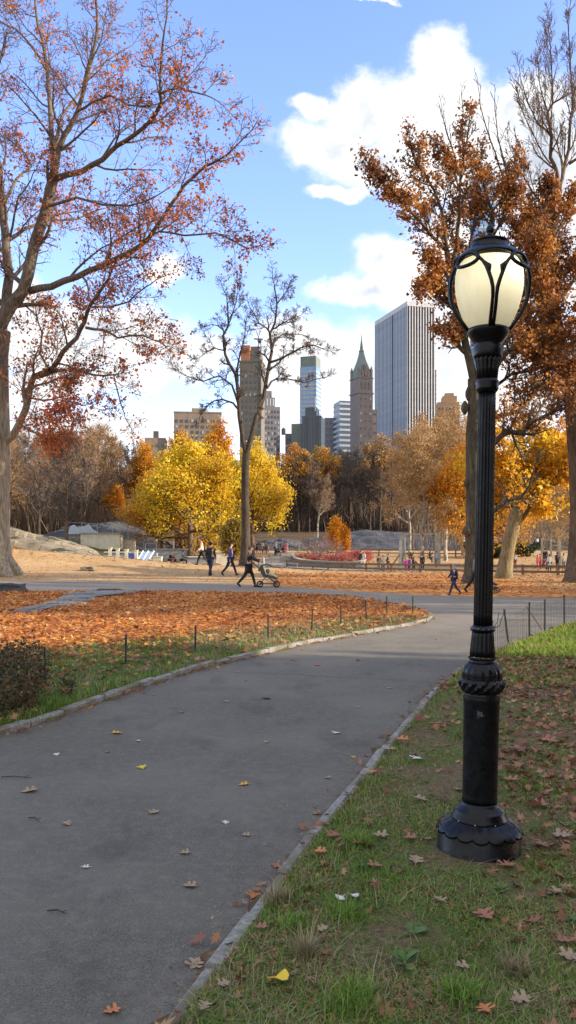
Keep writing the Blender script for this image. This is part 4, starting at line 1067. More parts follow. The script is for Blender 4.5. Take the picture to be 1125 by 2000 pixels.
# ------------------------------------------------------------------ rocks
from mathutils import noise as mn
def rockmat(name, lo, hi, cr):
    def b(t):
        p = oc(t); ps = t.vm('MULTIPLY', p, (.35, .6, 2.4))
        n = t.noise(ps, 1.6, 8, .65); f = t.noise(p, 9, 6, .7)
        c = t.ramp(t.math('ADD', t.math('MULTIPLY', n, .6), t.math('MULTIPLY', f, .4)), [(.36, lo), (.62, hi)])
        c = t.mix(t.mr(t.noise(ps, 1.3, 6, .6), .54, .58), c, cr)
        return pbsdf(t, c, .9, t.math('ADD', n, f), .9, .08, spec=.2)
    return mat(name, b)
RK1 = rockmat('schist_pale', (.11, .095, .07), (.29, .25, .18), (.06, .05, .035)); RK2 = rockmat('schist_dark', (.045, .047, .05), (.13, .13, .135), (.03, .03, .033))
RK3 = simple('dark_rock_slope', (.055, .055, .058), .9, .5, .6, .8)
def ridge(name, label, x0, x1, y0, y1, prof, m, seed, nx=90, ny=40, rough=.35, cat='rock', step=.45, bell=.6, crev=0.):
    xs = np.linspace(x0, x1, nx); ys = np.linspace(y0, y1, ny); vs = []; fs = []
    for y in ys:
        for x in xs:
            t = (y-y0)/(y1-y0); b = min(1, math.sin(math.pi*t)**bell)
            e = min(1, (x-x0)/(.12*(x1-x0)), (x1-x)/(.12*(x1-x0)))
            hh = np.interp(x, *prof)*b*max(0, e)**.5
            s = mn.fractal(Vector((x*.16+seed, y*.3, (hh)*.8)), 1., 2., 4)
            q = hh+s*rough*min(1, hh)-crev*max(0, mn.noise(Vector((x*.13+seed, y*.22, (hh+.16*x)*2.6)))-.06)*min(1, hh)
            u = q+.30*x*.5; st = (round(u/step)*step-u)*.55*min(1, hh) if step < 5 else 0
            vs.append((x, y, Hf(x, y)-.12+q+st+.05*mn.noise(Vector((x*2, y*2, seed)))*min(1, hh*2)))
    for j in range(ny-1):
        for i in range(nx-1): a = j*nx+i; fs.append((a, a+1, a+nx+1, a+nx))
    mb = MB(); cx, cy = (x0+x1)/2, (y0+y1)/2; cz = Hf(cx, cy)
    mb.v = [(a-cx, b-cy, c-cz) for a, b, c in vs]; mb.f = fs
    return tag(mb.build(name, m, None, loc=(cx, cy, cz)), label, cat)
ridge('rock_outcrop', 'pale layered rock outcrop sloping down beside the big oak at left', -34, -12.2, 50.5, 61, ([-34, -25, -20, -17.5, -15, -13.2, -12.2], [3.4, 3.0, 2.35, 1.75, 1.0, .45, .0]), RK1, 1.3, nx=170, ny=60, rough=.7, step=.6, crev=2.4)
ridge('rock_outcrop', 'dark shaded rock hill on the slope behind the red bushes', 2, 32, 116, 142, ([2, 6, 10, 14, 18, 23, 27, 32], [.3, 1.0, 1.9, 2.3, 1.9, 1.4, .8, .1]), RK3, 5.1, rough=.5, step=9., bell=1.3)
ridge('rock_outcrop', 'low dark boulder ledge on the slope left of the leafless pink bush', -6, 3, 118, 126, ([-6, -3, 0, 3], [.4, 1.5, 1.6, .5]), RK2, 9.1, 40, 24)
ridge('rock_outcrop', 'dark rounded rock mound behind the left playground fence', -34, -15, 104, 118, ([-34, -28, -24, -20, -15], [.5, 1.7, 2.5, 2.0, .3]), RK3, 7.7, rough=.5)
def block(name, label, px, d, l, w, h, m, seed, cat='rock', rz=0.):
    p = at(px, d); bm = bmesh.new(); bmesh.ops.create_icosphere(bm, subdivisions=4, radius=1)
    for v in bm.verts:
        c = v.co; c = Vector((max(-.7, min(.7, c.x)), max(-.7, min(.7, c.y)), max(-.6, min(.6, c.z))))
        c += c*mn.fractal(c*1.4+Vector((seed, 0, 0)), 1., 2., 4)*.3; v.co = Vector((c.x*l, c.y*w, (c.z+.4)*h))
    me = bpy.data.meshes.new(name); bm.to_mesh(me); bm.free(); me.materials.append(m)
    o = bpy.data.objects.new(name, me); C.objects.link(o); o.location = p; o.rotation_euler = (0, 0, rz); return tag(o, label, cat)
block('boulder', 'long dark flat boulder by the crossing path at the left edge', 12, 27., .9, .4, .32, RK2, 2)
block('boulder', 'small dark stone lump beside the crossing path', 213, 27.5, .55, .3, .12, RK2, 4)
block('boulder', 'small brown mound of stone on the tan lawn left of the path', 172, 43, .5, .3, .2, RK1, 6)
def flat_rock(label, pts, seed):
    P = [(G(a, b).x, G(a, b).y) for a, b in pts]; n = len(P); r = random.Random(seed); Q = []
    for i in range(n):
        a, b = P[i], P[(i+1) % n]
        for k in range(6):
            t = k/6; Q.append((a[0]+(b[0]-a[0])*t+r.uniform(-.12, .12), a[1]+(b[1]-a[1])*t+r.uniform(-.15, .15)))
    cx = sum(q[0] for q in Q)/len(Q); cy = sum(q[1] for q in Q)/len(Q); vs = []; fs = []; m_ = len(Q)
    for s, z in ((1.03, .04), (.98, .10), (.7, .125), (.35, .13)): vs += [(cx+(x-cx)*s, cy+(y-cy)*s, z+r.uniform(-.008, .012)) for x, y in Q]
    for k in range(3):
        for i in range(m_): fs.append((k*m_+i, k*m_+(i+1) % m_, (k+1)*m_+(i+1) % m_, (k+1)*m_+i))
    fs.append(tuple(3*m_+i for i in range(m_)))
    mb = MB(); mb.add(vs, fs); o = mb.build('flat_rock', rockmat('bedrock_grey', (.16, .15, .13), (.34, .31, .27), (.12, .11, .09)), None); tag(o, label, 'rock')
flat_rock('grey flat bedrock showing through the orange leaves at left', [(22,1203),(70,1190),(120,1176),(128,1165),(170,1159),(300,1157),(240,1166),(190,1172),(165,1184),(110,1192),(60,1203)], 1)

# ------------------------------------------------------------------ street lamp
LAMP_K = .002774
blk = mat('cast_iron_black', lambda t: pbsdf(t, t.mix(t.mr(t.noise(oc(t), 5, 7, .75), .60, .68), t.ramp(t.noise(oc(t), 22, 6, .7), [(.3, (.002, .0023, .003)), (.7, (.006, .0065, .009))]), (.022, .021, .019)), t.mr(t.noise(oc(t), 14, 6, .7), .35, .65, .20, .42), t.noise(oc(t), 45, 6, .7), .28, .004, spec=.26))
def lamp():
    c = Vector(((935-562.5)/F*4.15, 4.15, .058)); root = thing('street_lamp', 'black cast iron park lamp with glowing cream globe in an iron cage', 'street lamp', c)
    root.rotation_euler = (0, R(1.05), 0); root.scale = (.965,)*3
    k = LAMP_K; base_y = 1658
    def pr(l): return [((base_y-y)*k, r*k) for y, r in l]
    def fl(n, a): return lambda an, z: 1-a*abs(math.sin(an*n/2))**3
    mb = MB(); mb.lathe([(-.07, .236), (-.012, .236), (-.004, .228), (.004, .222), (.108, .219), (.116, .214), (.119, .19)], 64); b = mb.build('base', blk, root, True)
    # scalloped acanthus skirt
    mb = MB(); n = 128; pts = []
    for z, r, wv, dz in ((.118, .200, 0, 0), (.122, .228, .010, .020), (.132, .222, .012, .018), (.146, .203, .013, .008), (.158, .176, .012, 0), (.170, .152, .006, 0), (.178, .140, 0, 0)):
        ring = []
        for i in range(n):
            a = 2*math.pi*i/n; s = abs(math.sin(a*8)); ridge_ = abs(math.sin(a*32))
            rr = r+wv*(s**.6-.5)-(.004*ridge_ if wv else 0); ring.append((rr*math.cos(a), rr*math.sin(a), z-dz*(s**.5)))
        pts.append(ring)
    mb.v = [p for r_ in pts for p in r_]
    for j in range(len(pts)-1):
        for i in range(n): mb.f.append((j*n+i, j*n+(i+1) % n, (j+1)*n+(i+1) % n, (j+1)*n+i))
    mb.build('leaf_skirt', blk, b, True)
    mb = MB(); mb.lathe([(.165, .146), (.172, .150), (.182, .150), (.188, .143), (.200, .142), (.206, .136), (.214, .136), (.222, .128), (.232, .115), (.240, .110), (.246, .101), (.255, .099), (.262, .095)], 64); mb.build('base_rings', blk, b, True)
    for a in (-70, -112, -30, -150, 30, 90, 150): 
        mb = MB(); mb.sphere((math.cos(R(a))*.147, math.sin(R(a))*.147, .176), .0045, 8, 5); mb.build('bolt', M_WHITE, b, True)
    mb = MB(); mb.lathe(pr([(1563,34.2),(1555,33.6),(1545,33.4),(1440,34),(1372,34.4),(1366,35.4),(1360,35.4),(1355,34.4),(1350,35)]), 64); mb.build('lower_shaft', blk, root, True)
    # collar with wreath of leaves
    def wl(an, z): return 1+.055*math.sin(an*14+z*260)*math.sin(z*420)
    mb = MB(); mb.lathe(pr([(1352,34),(1347,38.5),(1342,41.5),(1336,43.5),(1330,43.5),(1324,40)]), 112, flute=wl); mb.build('leaf_collar', blk, root, False)
    mb = MB(); mb.lathe(pr([(1326,38),(1322,37),(1318,37.4),(1312,37.6),(1306,36),(1300,32.5),(1296,28.5),(1293,26.5)]), 96, flute=lambda an, z: 1+.035*math.sin(an*16)); mb.build('bulb_moulding', blk, root, True)
    mb = MB(); mb.lathe(pr([(1295,27),(1290,24.5),(1287,24.3)]), 48); mb.build('neck', blk, root, True)
    for i in range(26):
        a = 2*math.pi*i/26; r = 25*k
        if i == 0: bead = MB(); bead.sphere((0, 0, 0), .0062, 8, 6); bo = bead.build('bead', blk, root, True, loc=(r*math.cos(a), r*math.sin(a), (base_y-1284)*k))
        else: q = bo.copy(); C.objects.link(q); q.parent = root; q.location = (r*math.cos(a), r*math.sin(a), (base_y-1284)*k)
    mb = MB(); mb.lathe(pr([(1281,24.2),(1270,24.2),(1255,22.8),(1240,21.4),(1232,20.6)]), 96, flute=fl(16, .10)); mb.build('flared_sleeve', blk, root, True)
    mb = MB(); mb.lathe(pr([(1233,21),(1230,23.6),(1226,23.8),(1223,21),(1220,18.8)]), 64); mb.build('ring', blk, root, True)
    mb = MB(); mb.lathe(pr([(1221,18.4),(1200,18.3),(1100,18.0),(1000,17.6),(900,17.2),(800,16.9),(764,16.8)]), 160, flute=fl(16, .13)); mb.build('fluted_shaft', blk, root, True)
    mb = MB(); mb.lathe(pr([(766,17.5),(762,20.5),(758,22.2),(753,20.8),(748,22.6),(743,21.5),(740,19.6)]), 64); mb.build('ring', blk, root, True)
    mb = MB(); mb.lathe(pr([(741,19.6),(720,21.6),(704,24.4),(694,26)]), 128, flute=fl(16, .12)); mb.build('upper_sleeve', blk, root, True)
    mb = MB(); mb.lathe(pr([(696,26),(690,27.6),(682,28.4),(674,27.6),(668,26.4),(664,27.6),(658,30.5),(650,35.5),(646,37.4),(642,39.4),(637,40.4),(633,40.4),(631,36.5)]), 64); mb.build('cup', blk, root, True)
    # globe
    gz = [(2.842, .100), (2.88, .122), (2.92, .140), (2.96, .155), (3.01, .169), (3.06, .178), (3.11, .182), (3.16, .180), (3.20, .171), (3.235, .150), (3.26, .10)]
    def gb(t):
        p = oc(t); sp = t.new('ShaderNodeSeparateXYZ'); t.set(sp, 0, p)
        an = t.math('ARCTAN2', sp.outputs[1], sp.outputs[0]); st = t.math('SINE', t.math('MULTIPLY', an, 120.))
        col = t.mix(t.mr(t.noise(t.vm('MULTIPLY', p, (9, 9, 3)), 1.5, 6, .7), .4, .75), (.68, .67, .57), (.50, .49, .40))
        d = t.new('ShaderNodeBsdfPrincipled', ins={'Base Color': col, 'Roughness': .25, 'Specular IOR Level': .5})
        n = t.new('ShaderNodeBump', ins={'Height': st, 'Strength': .3, 'Distance': .002}); t.l.new(n.outputs[0], d.inputs['Normal'])
        tr = t.new('ShaderNodeBsdfTranslucent', ins={'Color': (.80, .78, .66, 1)})
        mx = t.new('ShaderNodeMixShader', ins={0: .55}); t.l.new(d.outputs[0], mx.inputs[1]); t.l.new(tr.outputs[0], mx.inputs[2]); return mx.outputs[0]
    gm = mat('globe_cream', gb)
    mb = MB(); n = 96; o = 0
    for z, r in gz:
        for i in range(n):
            a = 2*math.pi*i/n; mb.v.append((r*math.cos(a), r*math.sin(a), z))
    for j in range(len(gz)-1):
        for i in range(n): mb.f.append((j*n+i, j*n+(i+1) % n, (j+1)*n+(i+1) % n, (j+1)*n+i))
    mb.build('globe', gm, root, True)
    em = mat('lamp_filament', lambda t: t.new('ShaderNodeEmission', ins={'Color': (1, .86, .55, 1), 'Strength': 8.}).outputs[0])
    mb = MB(); mb.sphere((.03, -.02, 3.165), .045, 16, 10, (1, 1, 1.2)); mb.build('bulb', em, root, True)
    pl = bpy.data.lights.new('bulb_light', 'POINT'); pl.energy = .75; pl.color = (1, .93, .76); pl.shadow_soft_size = .06
    po = bpy.data.objects.new('bulb_light', pl); C.objects.link(po); po.parent = root; po.location = (.075, -.085, 3.175)
    # roof
    mb = MB(); mb.lathe([(3.232, .176), (3.240, .182), (3.252, .180), (3.262, .170), (3.280, .155), (3.296, .135), (3.304, .112), (3.308, .106), (3.326, .101), (3.334, .098), (3.338, .104), (3.344, .104), (3.350, .092), (3.358, .06), (3.364, .030)], 96, flute=lambda a, z: 1+(.012*math.cos(4*a+math.pi) if z < 3.3 else 0))
    rf = mb.build('roof', blk, root, True)
    mb = MB(); mb.lathe([(3.360, .030), (3.366, .024), (3.370, .030), (3.374, .020), (3.380, .014), (3.384, .020), (3.392, .0225), (3.400, .019), (3.408, .010), (3.414, .003)], 32); mb.build('finial', blk, rf, True)
    # cage ribs: each doubles from the cup and parts into two arms near the roof
    def pol(a, r, z): return Vector((r*math.cos(a), r*math.sin(a), z))
    for i in range(4):
        a0 = R(-95+90*i)
        for s in (-1, 1):
            mb = MB(); P = []; Rr = []
            for z, r, da in ((2.835, .106, .085), (2.88, .138, .07), (2.93, .170, .058), (2.98, .192, .050), (3.02, .203, .058), (3.06, .209, .10), (3.10, .211, .16), (3.14, .208, .23), (3.175, .201, .33), (3.205, .191, .47), (3.228, .181, .60), (3.242, .172, .70)):
                P.append(pol(a0+s*da, r, z)); Rr.append(.0095 if z < 3 else .0105 if z < 3.15 else .0095)
            mb.tube(P, Rr, 8)
            q = P[7]; mb.tube([P[6], P[7]+(pol(a0, .22, 3.135)-P[7])*.30, P[8]], [.008, .014, .007], 6)
            mb.build('cage_rib', blk, root, True)
        a1 = a0+R(45); mb = MB(); P = []
        for q in range(25):
            t = 2*math.pi*q/24; P.append(pol(a1+.34*math.cos(t), .200-.014*math.sin(t), 3.196+.040*math.sin(t)))
        mb.tube(P, .0105, 8, cap=False); mb.build('cage_loop', blk, root, True)
        mb = MB(); P = [pol(a0+.60*math.sin(t*math.pi/2), .186-.0*t, 3.246-.030*t*t) for t in [x/8 for x in range(-8, 9)]]
        mb.tube(P, .0095, 8); mb.build('cage_arch', blk, root, True)
    # scratched white tag near the top of the lower shaft
    mb = MB(); w = mat('scratch_grey', lambda t: pbsdf(t, (.16, .16, .16), .9)); r_ = 34.6*k
    def pt(u, v): a = R(-98)+u; return (r_*math.cos(a), r_*math.sin(a), (base_y-1387)*k+v)
    for a, b in (((-.30, .016), (-.28, -.014)), ((-.28, -.014), (-.22, .014)), ((-.22, .014), (-.19, -.015)), ((-.14, .012), (-.11, -.016)), ((-.11, -.016), (-.07, .010)), ((-.07, .010), (-.03, -.014)), ((0, -.006), (.08, -.008)), ((-.33, -.02), (-.24, -.022))):
        mb.tube([pt(*a), pt(*b)], .0012, 4)
    mb.build('scratched_mark', w, root)
    # wire twisted round the ring
    mb = MB(); P = []
    for i in range(30):
        a = i*.45; P.append(pol(a, 23.5*k, (base_y-1226)*k+.004*math.sin(i)))
    P += [pol(-.2, .085, (base_y-1222)*k), pol(-.15, .10, (base_y-1205)*k), pol(0, .112, (base_y-1196)*k)]
    mb.tube(P, .0022, 5); mb.tube([pol(.1, .062, (base_y-1226)*k), pol(.2, .085, (base_y-1213)*k), pol(.1, .088, (base_y-1196)*k)], .002, 5); mb.build('tie_wire', M_STEEL, root)
    for o in list(root.children_recursive):
        if o.type == 'MESH':
            for v in o.data.vertices:
                if v.co.z > 2.6: v.co.z = float(np.interp(v.co.z, [2.6, 2.84, 3.24, 3.30, 3.344, 3.36, 3.414], [2.60, 2.812, 3.186, 3.236, 3.286, 3.300, 3.394]))
        elif o.type == 'LIGHT': o.location.z -= .04
lamp()

# ------------------------------------------------------------------ fences
POST = simple('post_dark_green', (.018, .024, .02), .6, .3, 20)
WIRE = simple('wire_grey', (.05, .05, .045), .6, .1)
WOOD = simple('rail_wood', (.17, .115, .07), .9, .35, 8)
def wire_fence(label, pts, h, hs=.065, tilt=None, rs=1.):
    root = thing('wire_fence', label, 'fence', pts[0]); o = Vector(pts[0]); r = random.Random(2)
    P = [Vector(p)-o for p in pts]
    for i, p in enumerate(P):
        mb = MB(); tl = Vector((r.uniform(-.025, .025), r.uniform(-.02, .02), 0)) + (Vector(tilt[i]) if tilt else Vector())
        mb.tube([p+Vector((0, 0, -.1)), p+tl+Vector((0, 0, h*r.uniform(.95, 1.06)+hs))], .014*rs, 6)
        mb.build('post', POST, root)
    mb = MB()
    for a, b in zip(P[:-1], P[1:]):
        L = (b-a).length; n = max(2, int(L/.085))
        sag = r.uniform(.01, .03)
        for k in range(6):
            z = hs+.03+(h-.08)*k/5; mb.tube([a+Vector((0,0,z)), (a+b)/2+Vector((0,.01,z-sag)), b+Vector((0,0,z))], .0017*rs, 3, cap=False)
        for k in range(n):
            p = a.lerp(b, (k+.5)/n); mb.tube([p+Vector((r.uniform(-.01,.01), 0, hs-.02)), p+Vector((r.uniform(-.01,.01), 0, hs+h-.05-sag))], .0014*rs, 3, cap=False)
    mb.build('wire_mesh', WIRE, root)
Z7 = .0
wire_fence('low wire mesh fence on thin dark posts along the left lawn edge', [G(-120,1440), G(90,1352), G(245,1314), G(381,1285), G(524,1258), G(608,1242), G(666,1229), G(716,1215), G(756,1207), G(806,1204)], .42)
wire_fence('low wire mesh fence with leaning posts right of the lamp post', [G(958,1296), G(996,1270), G(1034,1246), G(1064,1233), G(1102,1223), G(1160,1212), G(1250,1200)], .56, tilt=[(0,0,0),(-.065,0,0),(-.01,0,0),(0,0,0),(0,0,0),(0,0,0),(0,0,0)], rs=1.25)
mb = MB(); p = G(1054,1236); mb.tube([p+Vector((.05, 0, .05)), p+Vector((-.25, 0, .5))], .013, 5); tag(mb.build('stake', WOOD, None), 'thin stick leaning across the wire fence', 'stake')
def rail_fence(label, pts, h=.62, rails=(.52, .22), pw=.13):
    pts = [at(a, b) for a, b in pts]; o = pts[0]; root = thing('rail_fence', label, 'fence', o)
    for p in pts: 
        mb = MB(); mb.box(p-o+Vector((0, 0, h/2-.05)), (pw, pw, h+.1)); mb.build('post', WOOD, root)
    for a, b in zip(pts[:-1], pts[1:]):
        for z in rails:
            mb = MB(); mb.bar(a-o+Vector((0, 0, z)), b-o+Vector((0, 0, z)), .06, .13); mb.build('rail', WOOD, root)
rail_fence('low wooden rail fence along the near side of the playground lawn', [(560,66),(580,64.5),(611,62.5),(641,60.5),(715,57),(764,55),(820,52),(881,49.5),(950,47),(1021,44.5),(1090,43),(1160,42)])
rail_fence('distant wooden rail fence behind the swings', [(640,98),(690,97),(740,96),(790,95),(840,94),(890,93),(940,92),(990,91)], 1., (.9, .5), .14)
def pipe_fence(label, pts, h, rails, name='metal_fence', mesh=True):
    pts = [at(a, b) for a, b in pts]; o = pts[0]; root = thing(name, label, 'fence', o); ml = simple('galvanised', (.30, .31, .31), .5, .1)
    for p in pts: mb = MB(); mb.tube([p-o, p-o+Vector((0, 0, h))], .045, 6); mb.build('post', ml, root)
    for a, b in zip(pts[:-1], pts[1:]):
        for z in rails: mb = MB(); mb.tube([a-o+Vector((0, 0, z)), b-o+Vector((0, 0, z))], .03, 5); mb.build('rail', ml, root)
    if mesh:
        mb = MB()
        for a, b in zip(pts[:-1], pts[1:]):
            n = int((b-a).length/.28)
            for k in range(n): p = a.lerp(b, k/n)-o; mb.tube([p, p+Vector((0, 0, h))], .012, 3, cap=False)
        mb.build('mesh_panel', WIRE, root)
pipe_fence('tall metal fence behind the left playground', [(130,104),(160,103),(190,102),(220,101),(250,100),(280,99),(310,98),(345,97),(380,97)], 2., (.15, 1.9))
pipe_fence('metal fence behind the crowd beside the footpath', [(540,112),(562,111),(584,110),(606,108),(630,106)], 1.6, (.1, 1.55))
pipe_fence('low grey rail along the footpath in front of the crowd', [(505,67),(530,66),(556,65),(580,63.5)], .45, (.42,), mesh=False)

# planted bed wall
def bed_wall():
    pts = [at(a, b) for a, b in ((572,96),(573,88),(577,80),(590,74),(612,70),(640,67.5),(668,66),(690,66),(704,69),(712,74))]
    o = pts[3]; mb = MB(); cap = MB()
    for a, b in zip(pts[:-1], pts[1:]):
        mb.bar(a-o+Vector((0,0,.2)), b-o+Vector((0,0,.2)), .3, .5); cap.bar(a-o+Vector((0,0,.49)), b-o+Vector((0,0,.49)), .38, .08)
    root = thing('planter_wall', 'low curved stone wall round the red bush bed', 'wall', o)
    mb.build('wall', simple('bed_stone', (.20, .17, .14), .9, .3, 5), root); cap.build('coping', simple('coping_stone', (.42, .37, .28), .9, .2, 3), root)
bed_wall()
# ------------------------------------------------------------------ playground pieces
CONC = simple('pale_concrete', (.68, .62, .47), .8, .15, 2); CONG = simple('grey_concrete', (.30, .30, .30), .8, .2, 2); BLUE = simple('blue_panel', (.05, .10, .35), .5, .1); SLB = simple('slide_steel_blue', (.50, .60, .75), .3, .1)
def boxthing(name, label, cat, px, d, dims, m, z=0., rz=0., parts=()):
    p = at(px, d); root = thing(name, label, cat, p, rz); mb = MB(); mb.box((0, 0, dims[2]/2+z-.1), dims); mb.build('body', m, root)
    for n, c, dm, mm in parts: mb = MB(); mb.box(c, dm); mb.build(n, mm, root)
    return root
boxthing('stage_wall', 'long cream coloured playground wall left of the slide', 'wall', 200, 88, (4.3, 2., 1.7), CONC, .0, parts=(('coping', (0, 0, 1.66), (4.6, 2.3, .14), CONG),))
boxthing('stage_wall', 'short cream wall piece right of the long cream playground wall', 'wall', 247, 90, (1.9, 1.2, 1.4), CONC, .2, parts=(('coping', (0, 0, 1.56), (2.1, 1.4, .14), CONG),))
boxthing('low_wall', 'dark grey low wall beside the steel slide', 'wall', 330, 84, (4.6, .5, 1.2), CONG, .1, parts=(('coping', (0, 0, 1.26), (4.7, .7, .1), CONG),))
boxthing('low_wall', 'grey sunken wall under the cream playground walls', 'wall', 248, 80, (4.4, .5, .9), CONG, .0, parts=(('coping', (0, 0, .84), (4.5, .7, .1), CONC),))
boxthing('low_wall', 'long grey bench wall behind the strolling people', 'wall', 400, 78, (4.6, .5, .7), CONG, .0, parts=(('coping', (0, 0, .66), (4.7, .7, .1), CONC),))
for i, (px, lb) in enumerate(((215,'leftmost'),(230,'second'),(247,'third'),(266,'rightmost'))):
    boxthing('bollard', lb+' of the four cream posts in front of the sunken grey wall', 'bollard', px, 76, (.3, .3, 1.35), CONC, .0, parts=(('cap', (0, 0, 1.27), (.38, .38, .08), CONC),))
boxthing('puzzle_board', 'small dark blue panel among the cream posts', 'play panel', 258, 78, (1.1, .15, .9), BLUE, .1, parts=(('frame', (0, 0, .92), (1.2, .2, .08), CONG),))
boxthing('stone_pier', 'square pale stone pier behind the man in blue', 'pier', 434, 66, (.95, .95, 1.3), CONC, .0, parts=(('cap', (0, 0, 1.26), (1.15, 1.15, .14), CONC),))
boxthing('stone_pier', 'pale low block at the end of the dark grey low wall', 'pier', 308, 76, (.8, .6, .75), CONC, .0, parts=(('cap', (0, 0, .68), (.9, .7, .08), CONC),))
def fin():
    p = at(165, 96); mb = MB(); vs = []; 
    prof = [(-1.9, 0), (-1.7, .85), (-1.3, 1.0), (-.9, .7), (0, .85), (.5, 1.1), (.9, .5), (1.7, .05), (1.9, -.1), (-1.9, -.1)]
    n = len(prof); mb.add([(x, -.25, z+.75) for x, z in prof]+[(x, .25, z+.75) for x, z in prof], [tuple(range(n)), tuple(range(2*n-1, n-1, -1))]+[(i, n+i, n+(i+1) % n, (i+1) % n) for i in range(n)])
    root = thing('play_sculpture', 'pale blue grey curved play wall above the cream wall', 'play structure', p); mb.build('panel', simple('panel_blue_grey', (.42, .48, .54), .6, .1), root)
    for x in (-1.2, 0, 1.): mb = MB(); mb.tube([(x, 0, -.1), (x, 0, 1.)], .09, 6); mb.build('leg', CONG, root)
fin()
def slide():
    p = at(290, 77); root = thing('slide', 'short steel blue slide with cream side on the left playground', 'slide', p)
    for x in (-.3, .25): mb = MB(); mb.bar((x-.45, -.8, .1), (x, .3, 1.15), .42, .05); mb.build('chute', SLB, root)
    for x in (-.55, -.03, .5): mb = MB(); mb.bar((x-.45, -.8, .2), (x, .3, 1.25), .05, .2); mb.build('side_rail', SLB, root)
    mb = MB(); mb.box((.15, .7, .5), (1.2, .8, 1.1)); mb.build('platform', CONG, root)
    for x in (-.4, .7): 
        mb = MB(); mb.tube([(x, .4, 0), (x, .4, 2.)], .04, 6); mb.build('post', M_STEEL, root)
    mb = MB(); mb.tube([(-.4, .4, 1.95), (.7, .4, 1.95)], .04, 6); mb.build('rail', M_STEEL, root)
slide()
def pavilion():
    p = at(388, 112); root = thing('pavilion', 'dark shelter on pale columns behind the yellow maple', 'shelter', p)
    mb = MB(); mb.box((0, 0, 3.4), (7.5, 4, .4)); mb.build('roof', M_NAVY, root)
    mb = MB(); mb.box((0, 1.6, 1.5), (7.2, .2, 3.1)); mb.build('back_wall', simple('shelter_dark', (.04, .04, .045), .8), root)
    for i in range(6): mb = MB(); mb.tube([(-3.3+i*1.32, -1.7, -.1), (-3.3+i*1.32, -1.7, 3.2)], .13, 8); mb.build('column', CONC, root)
pavilion()
def swing_set():
    p = at(822, 72); root = thing('swing_set', 'swing frame with two tall grey panel posts on the orange lawn', 'swing set', p)
    gm = simple('weathered_wood_grey', (.22, .22, .19), .8, .25, 3)
    for x, w in ((-1.75, .34), (1.5, .52)):
        mb = MB(); mb.box((x, 0, 1.4), (w, .3, 3.0)); mb.build('post', gm, root)
    mb = MB(); mb.bar((-1.9, 0, 2.85), (1.75, 0, 2.85), .22, .16); mb.build('beam', gm, root)
    for i, x in enumerate((-.9, 0., .8)):
        for e in (-.22, .22): mb = MB(); mb.tube([(x+e, 0, 2.8), (x+e, -.3, .75)], .018, 4); mb.build('chain', M_STEEL, root)
        mb = MB(); mb.box((x, -.3, .72), (.5, .2, .05)); mb.build('seat', POST, root)
swing_set()
def climber():
    p = at(790, 60); root = thing('jungle_gym', 'slender pole with two slanting wooden beams in front of the swings', 'climbing frame', p)
    for a, b, w, n in (((.05, 0, -.1), (.05, 0, 2.5), .09, 'pole'), ((-1.15, 0, .1), (-.35, 0, 1.25), .12, 'beam'), ((1.2, -.2, .3), (.15, 0, 1.35), .14, 'beam'), ((-.3, .3, -.1), (-.25, .3, 2.3), .2, 'pole')):
        mb = MB(); mb.bar(a, b, w); mb.build(n, WOOD if n == 'beam' else CONG, root)
climber()
def bars():
    p = at(1083, 66); root = thing('climbing_bars', 'row of pale posts with bars beside the thick right hand trunk', 'climbing frame', p); m = simple('pale_timber', (.38, .36, .28), .8, .2, 4)
    for i, (x, h) in enumerate(((-1.05, 2.6), (-.35, 2.5), (.3, 2.3), (1.0, 2.)) ): mb = MB(); mb.box((x, -.2*i, h/2-.1), (.14, .14, h)); mb.build('post', m, root)
    for a, b in (((-1.05, 0, 2.4), (.3, -.4, 2.1)), ((-.35, -.2, 1.9), (1., -.6, 1.7)), ((-1.05, 0, 1.5), (1., -.6, 1.3))): mb = MB(); mb.bar(a, b, .07); mb.build('bar', m, root)
bars()
# ------------------------------------------------------------------ people
def skinmesh(name, J, E, sub=1):
    """J: {key: (pos, radius)}, E: list of key pairs; first key is the root"""
    ks = list(J); ix = {k: i for i, k in enumerate(ks)}
    me = bpy.data.meshes.new(name+'_cage'); me.from_pydata([J[k][0] for k in ks], [(ix[a], ix[b]) for a, b in E], []); me.update()
    o = bpy.data.objects.new(name+'_cage', me); C.objects.link(o)
    sk = o.modifiers.new('s', 'SKIN'); sk.use_smooth_shade = True
    for i, k in enumerate(ks):
        r = J[k][1]; me.skin_vertices[0].data[i].radius = r if hasattr(r, '__len__') else (r, r)
        me.skin_vertices[0].data[i].use_root = (i == 0)
    ss_ = o.modifiers.new('u', 'SUBSURF'); ss_.levels = sub
    bpy.context.view_layer.update()
    nm = bpy.data.meshes.new_from_object(o.evaluated_get(bpy.context.evaluated_depsgraph_get())); nm.name = name
    for p in nm.polygons: p.use_smooth = True
    bpy.data.objects.remove(o); bpy.data.meshes.remove(me); return nm
PPL = {}
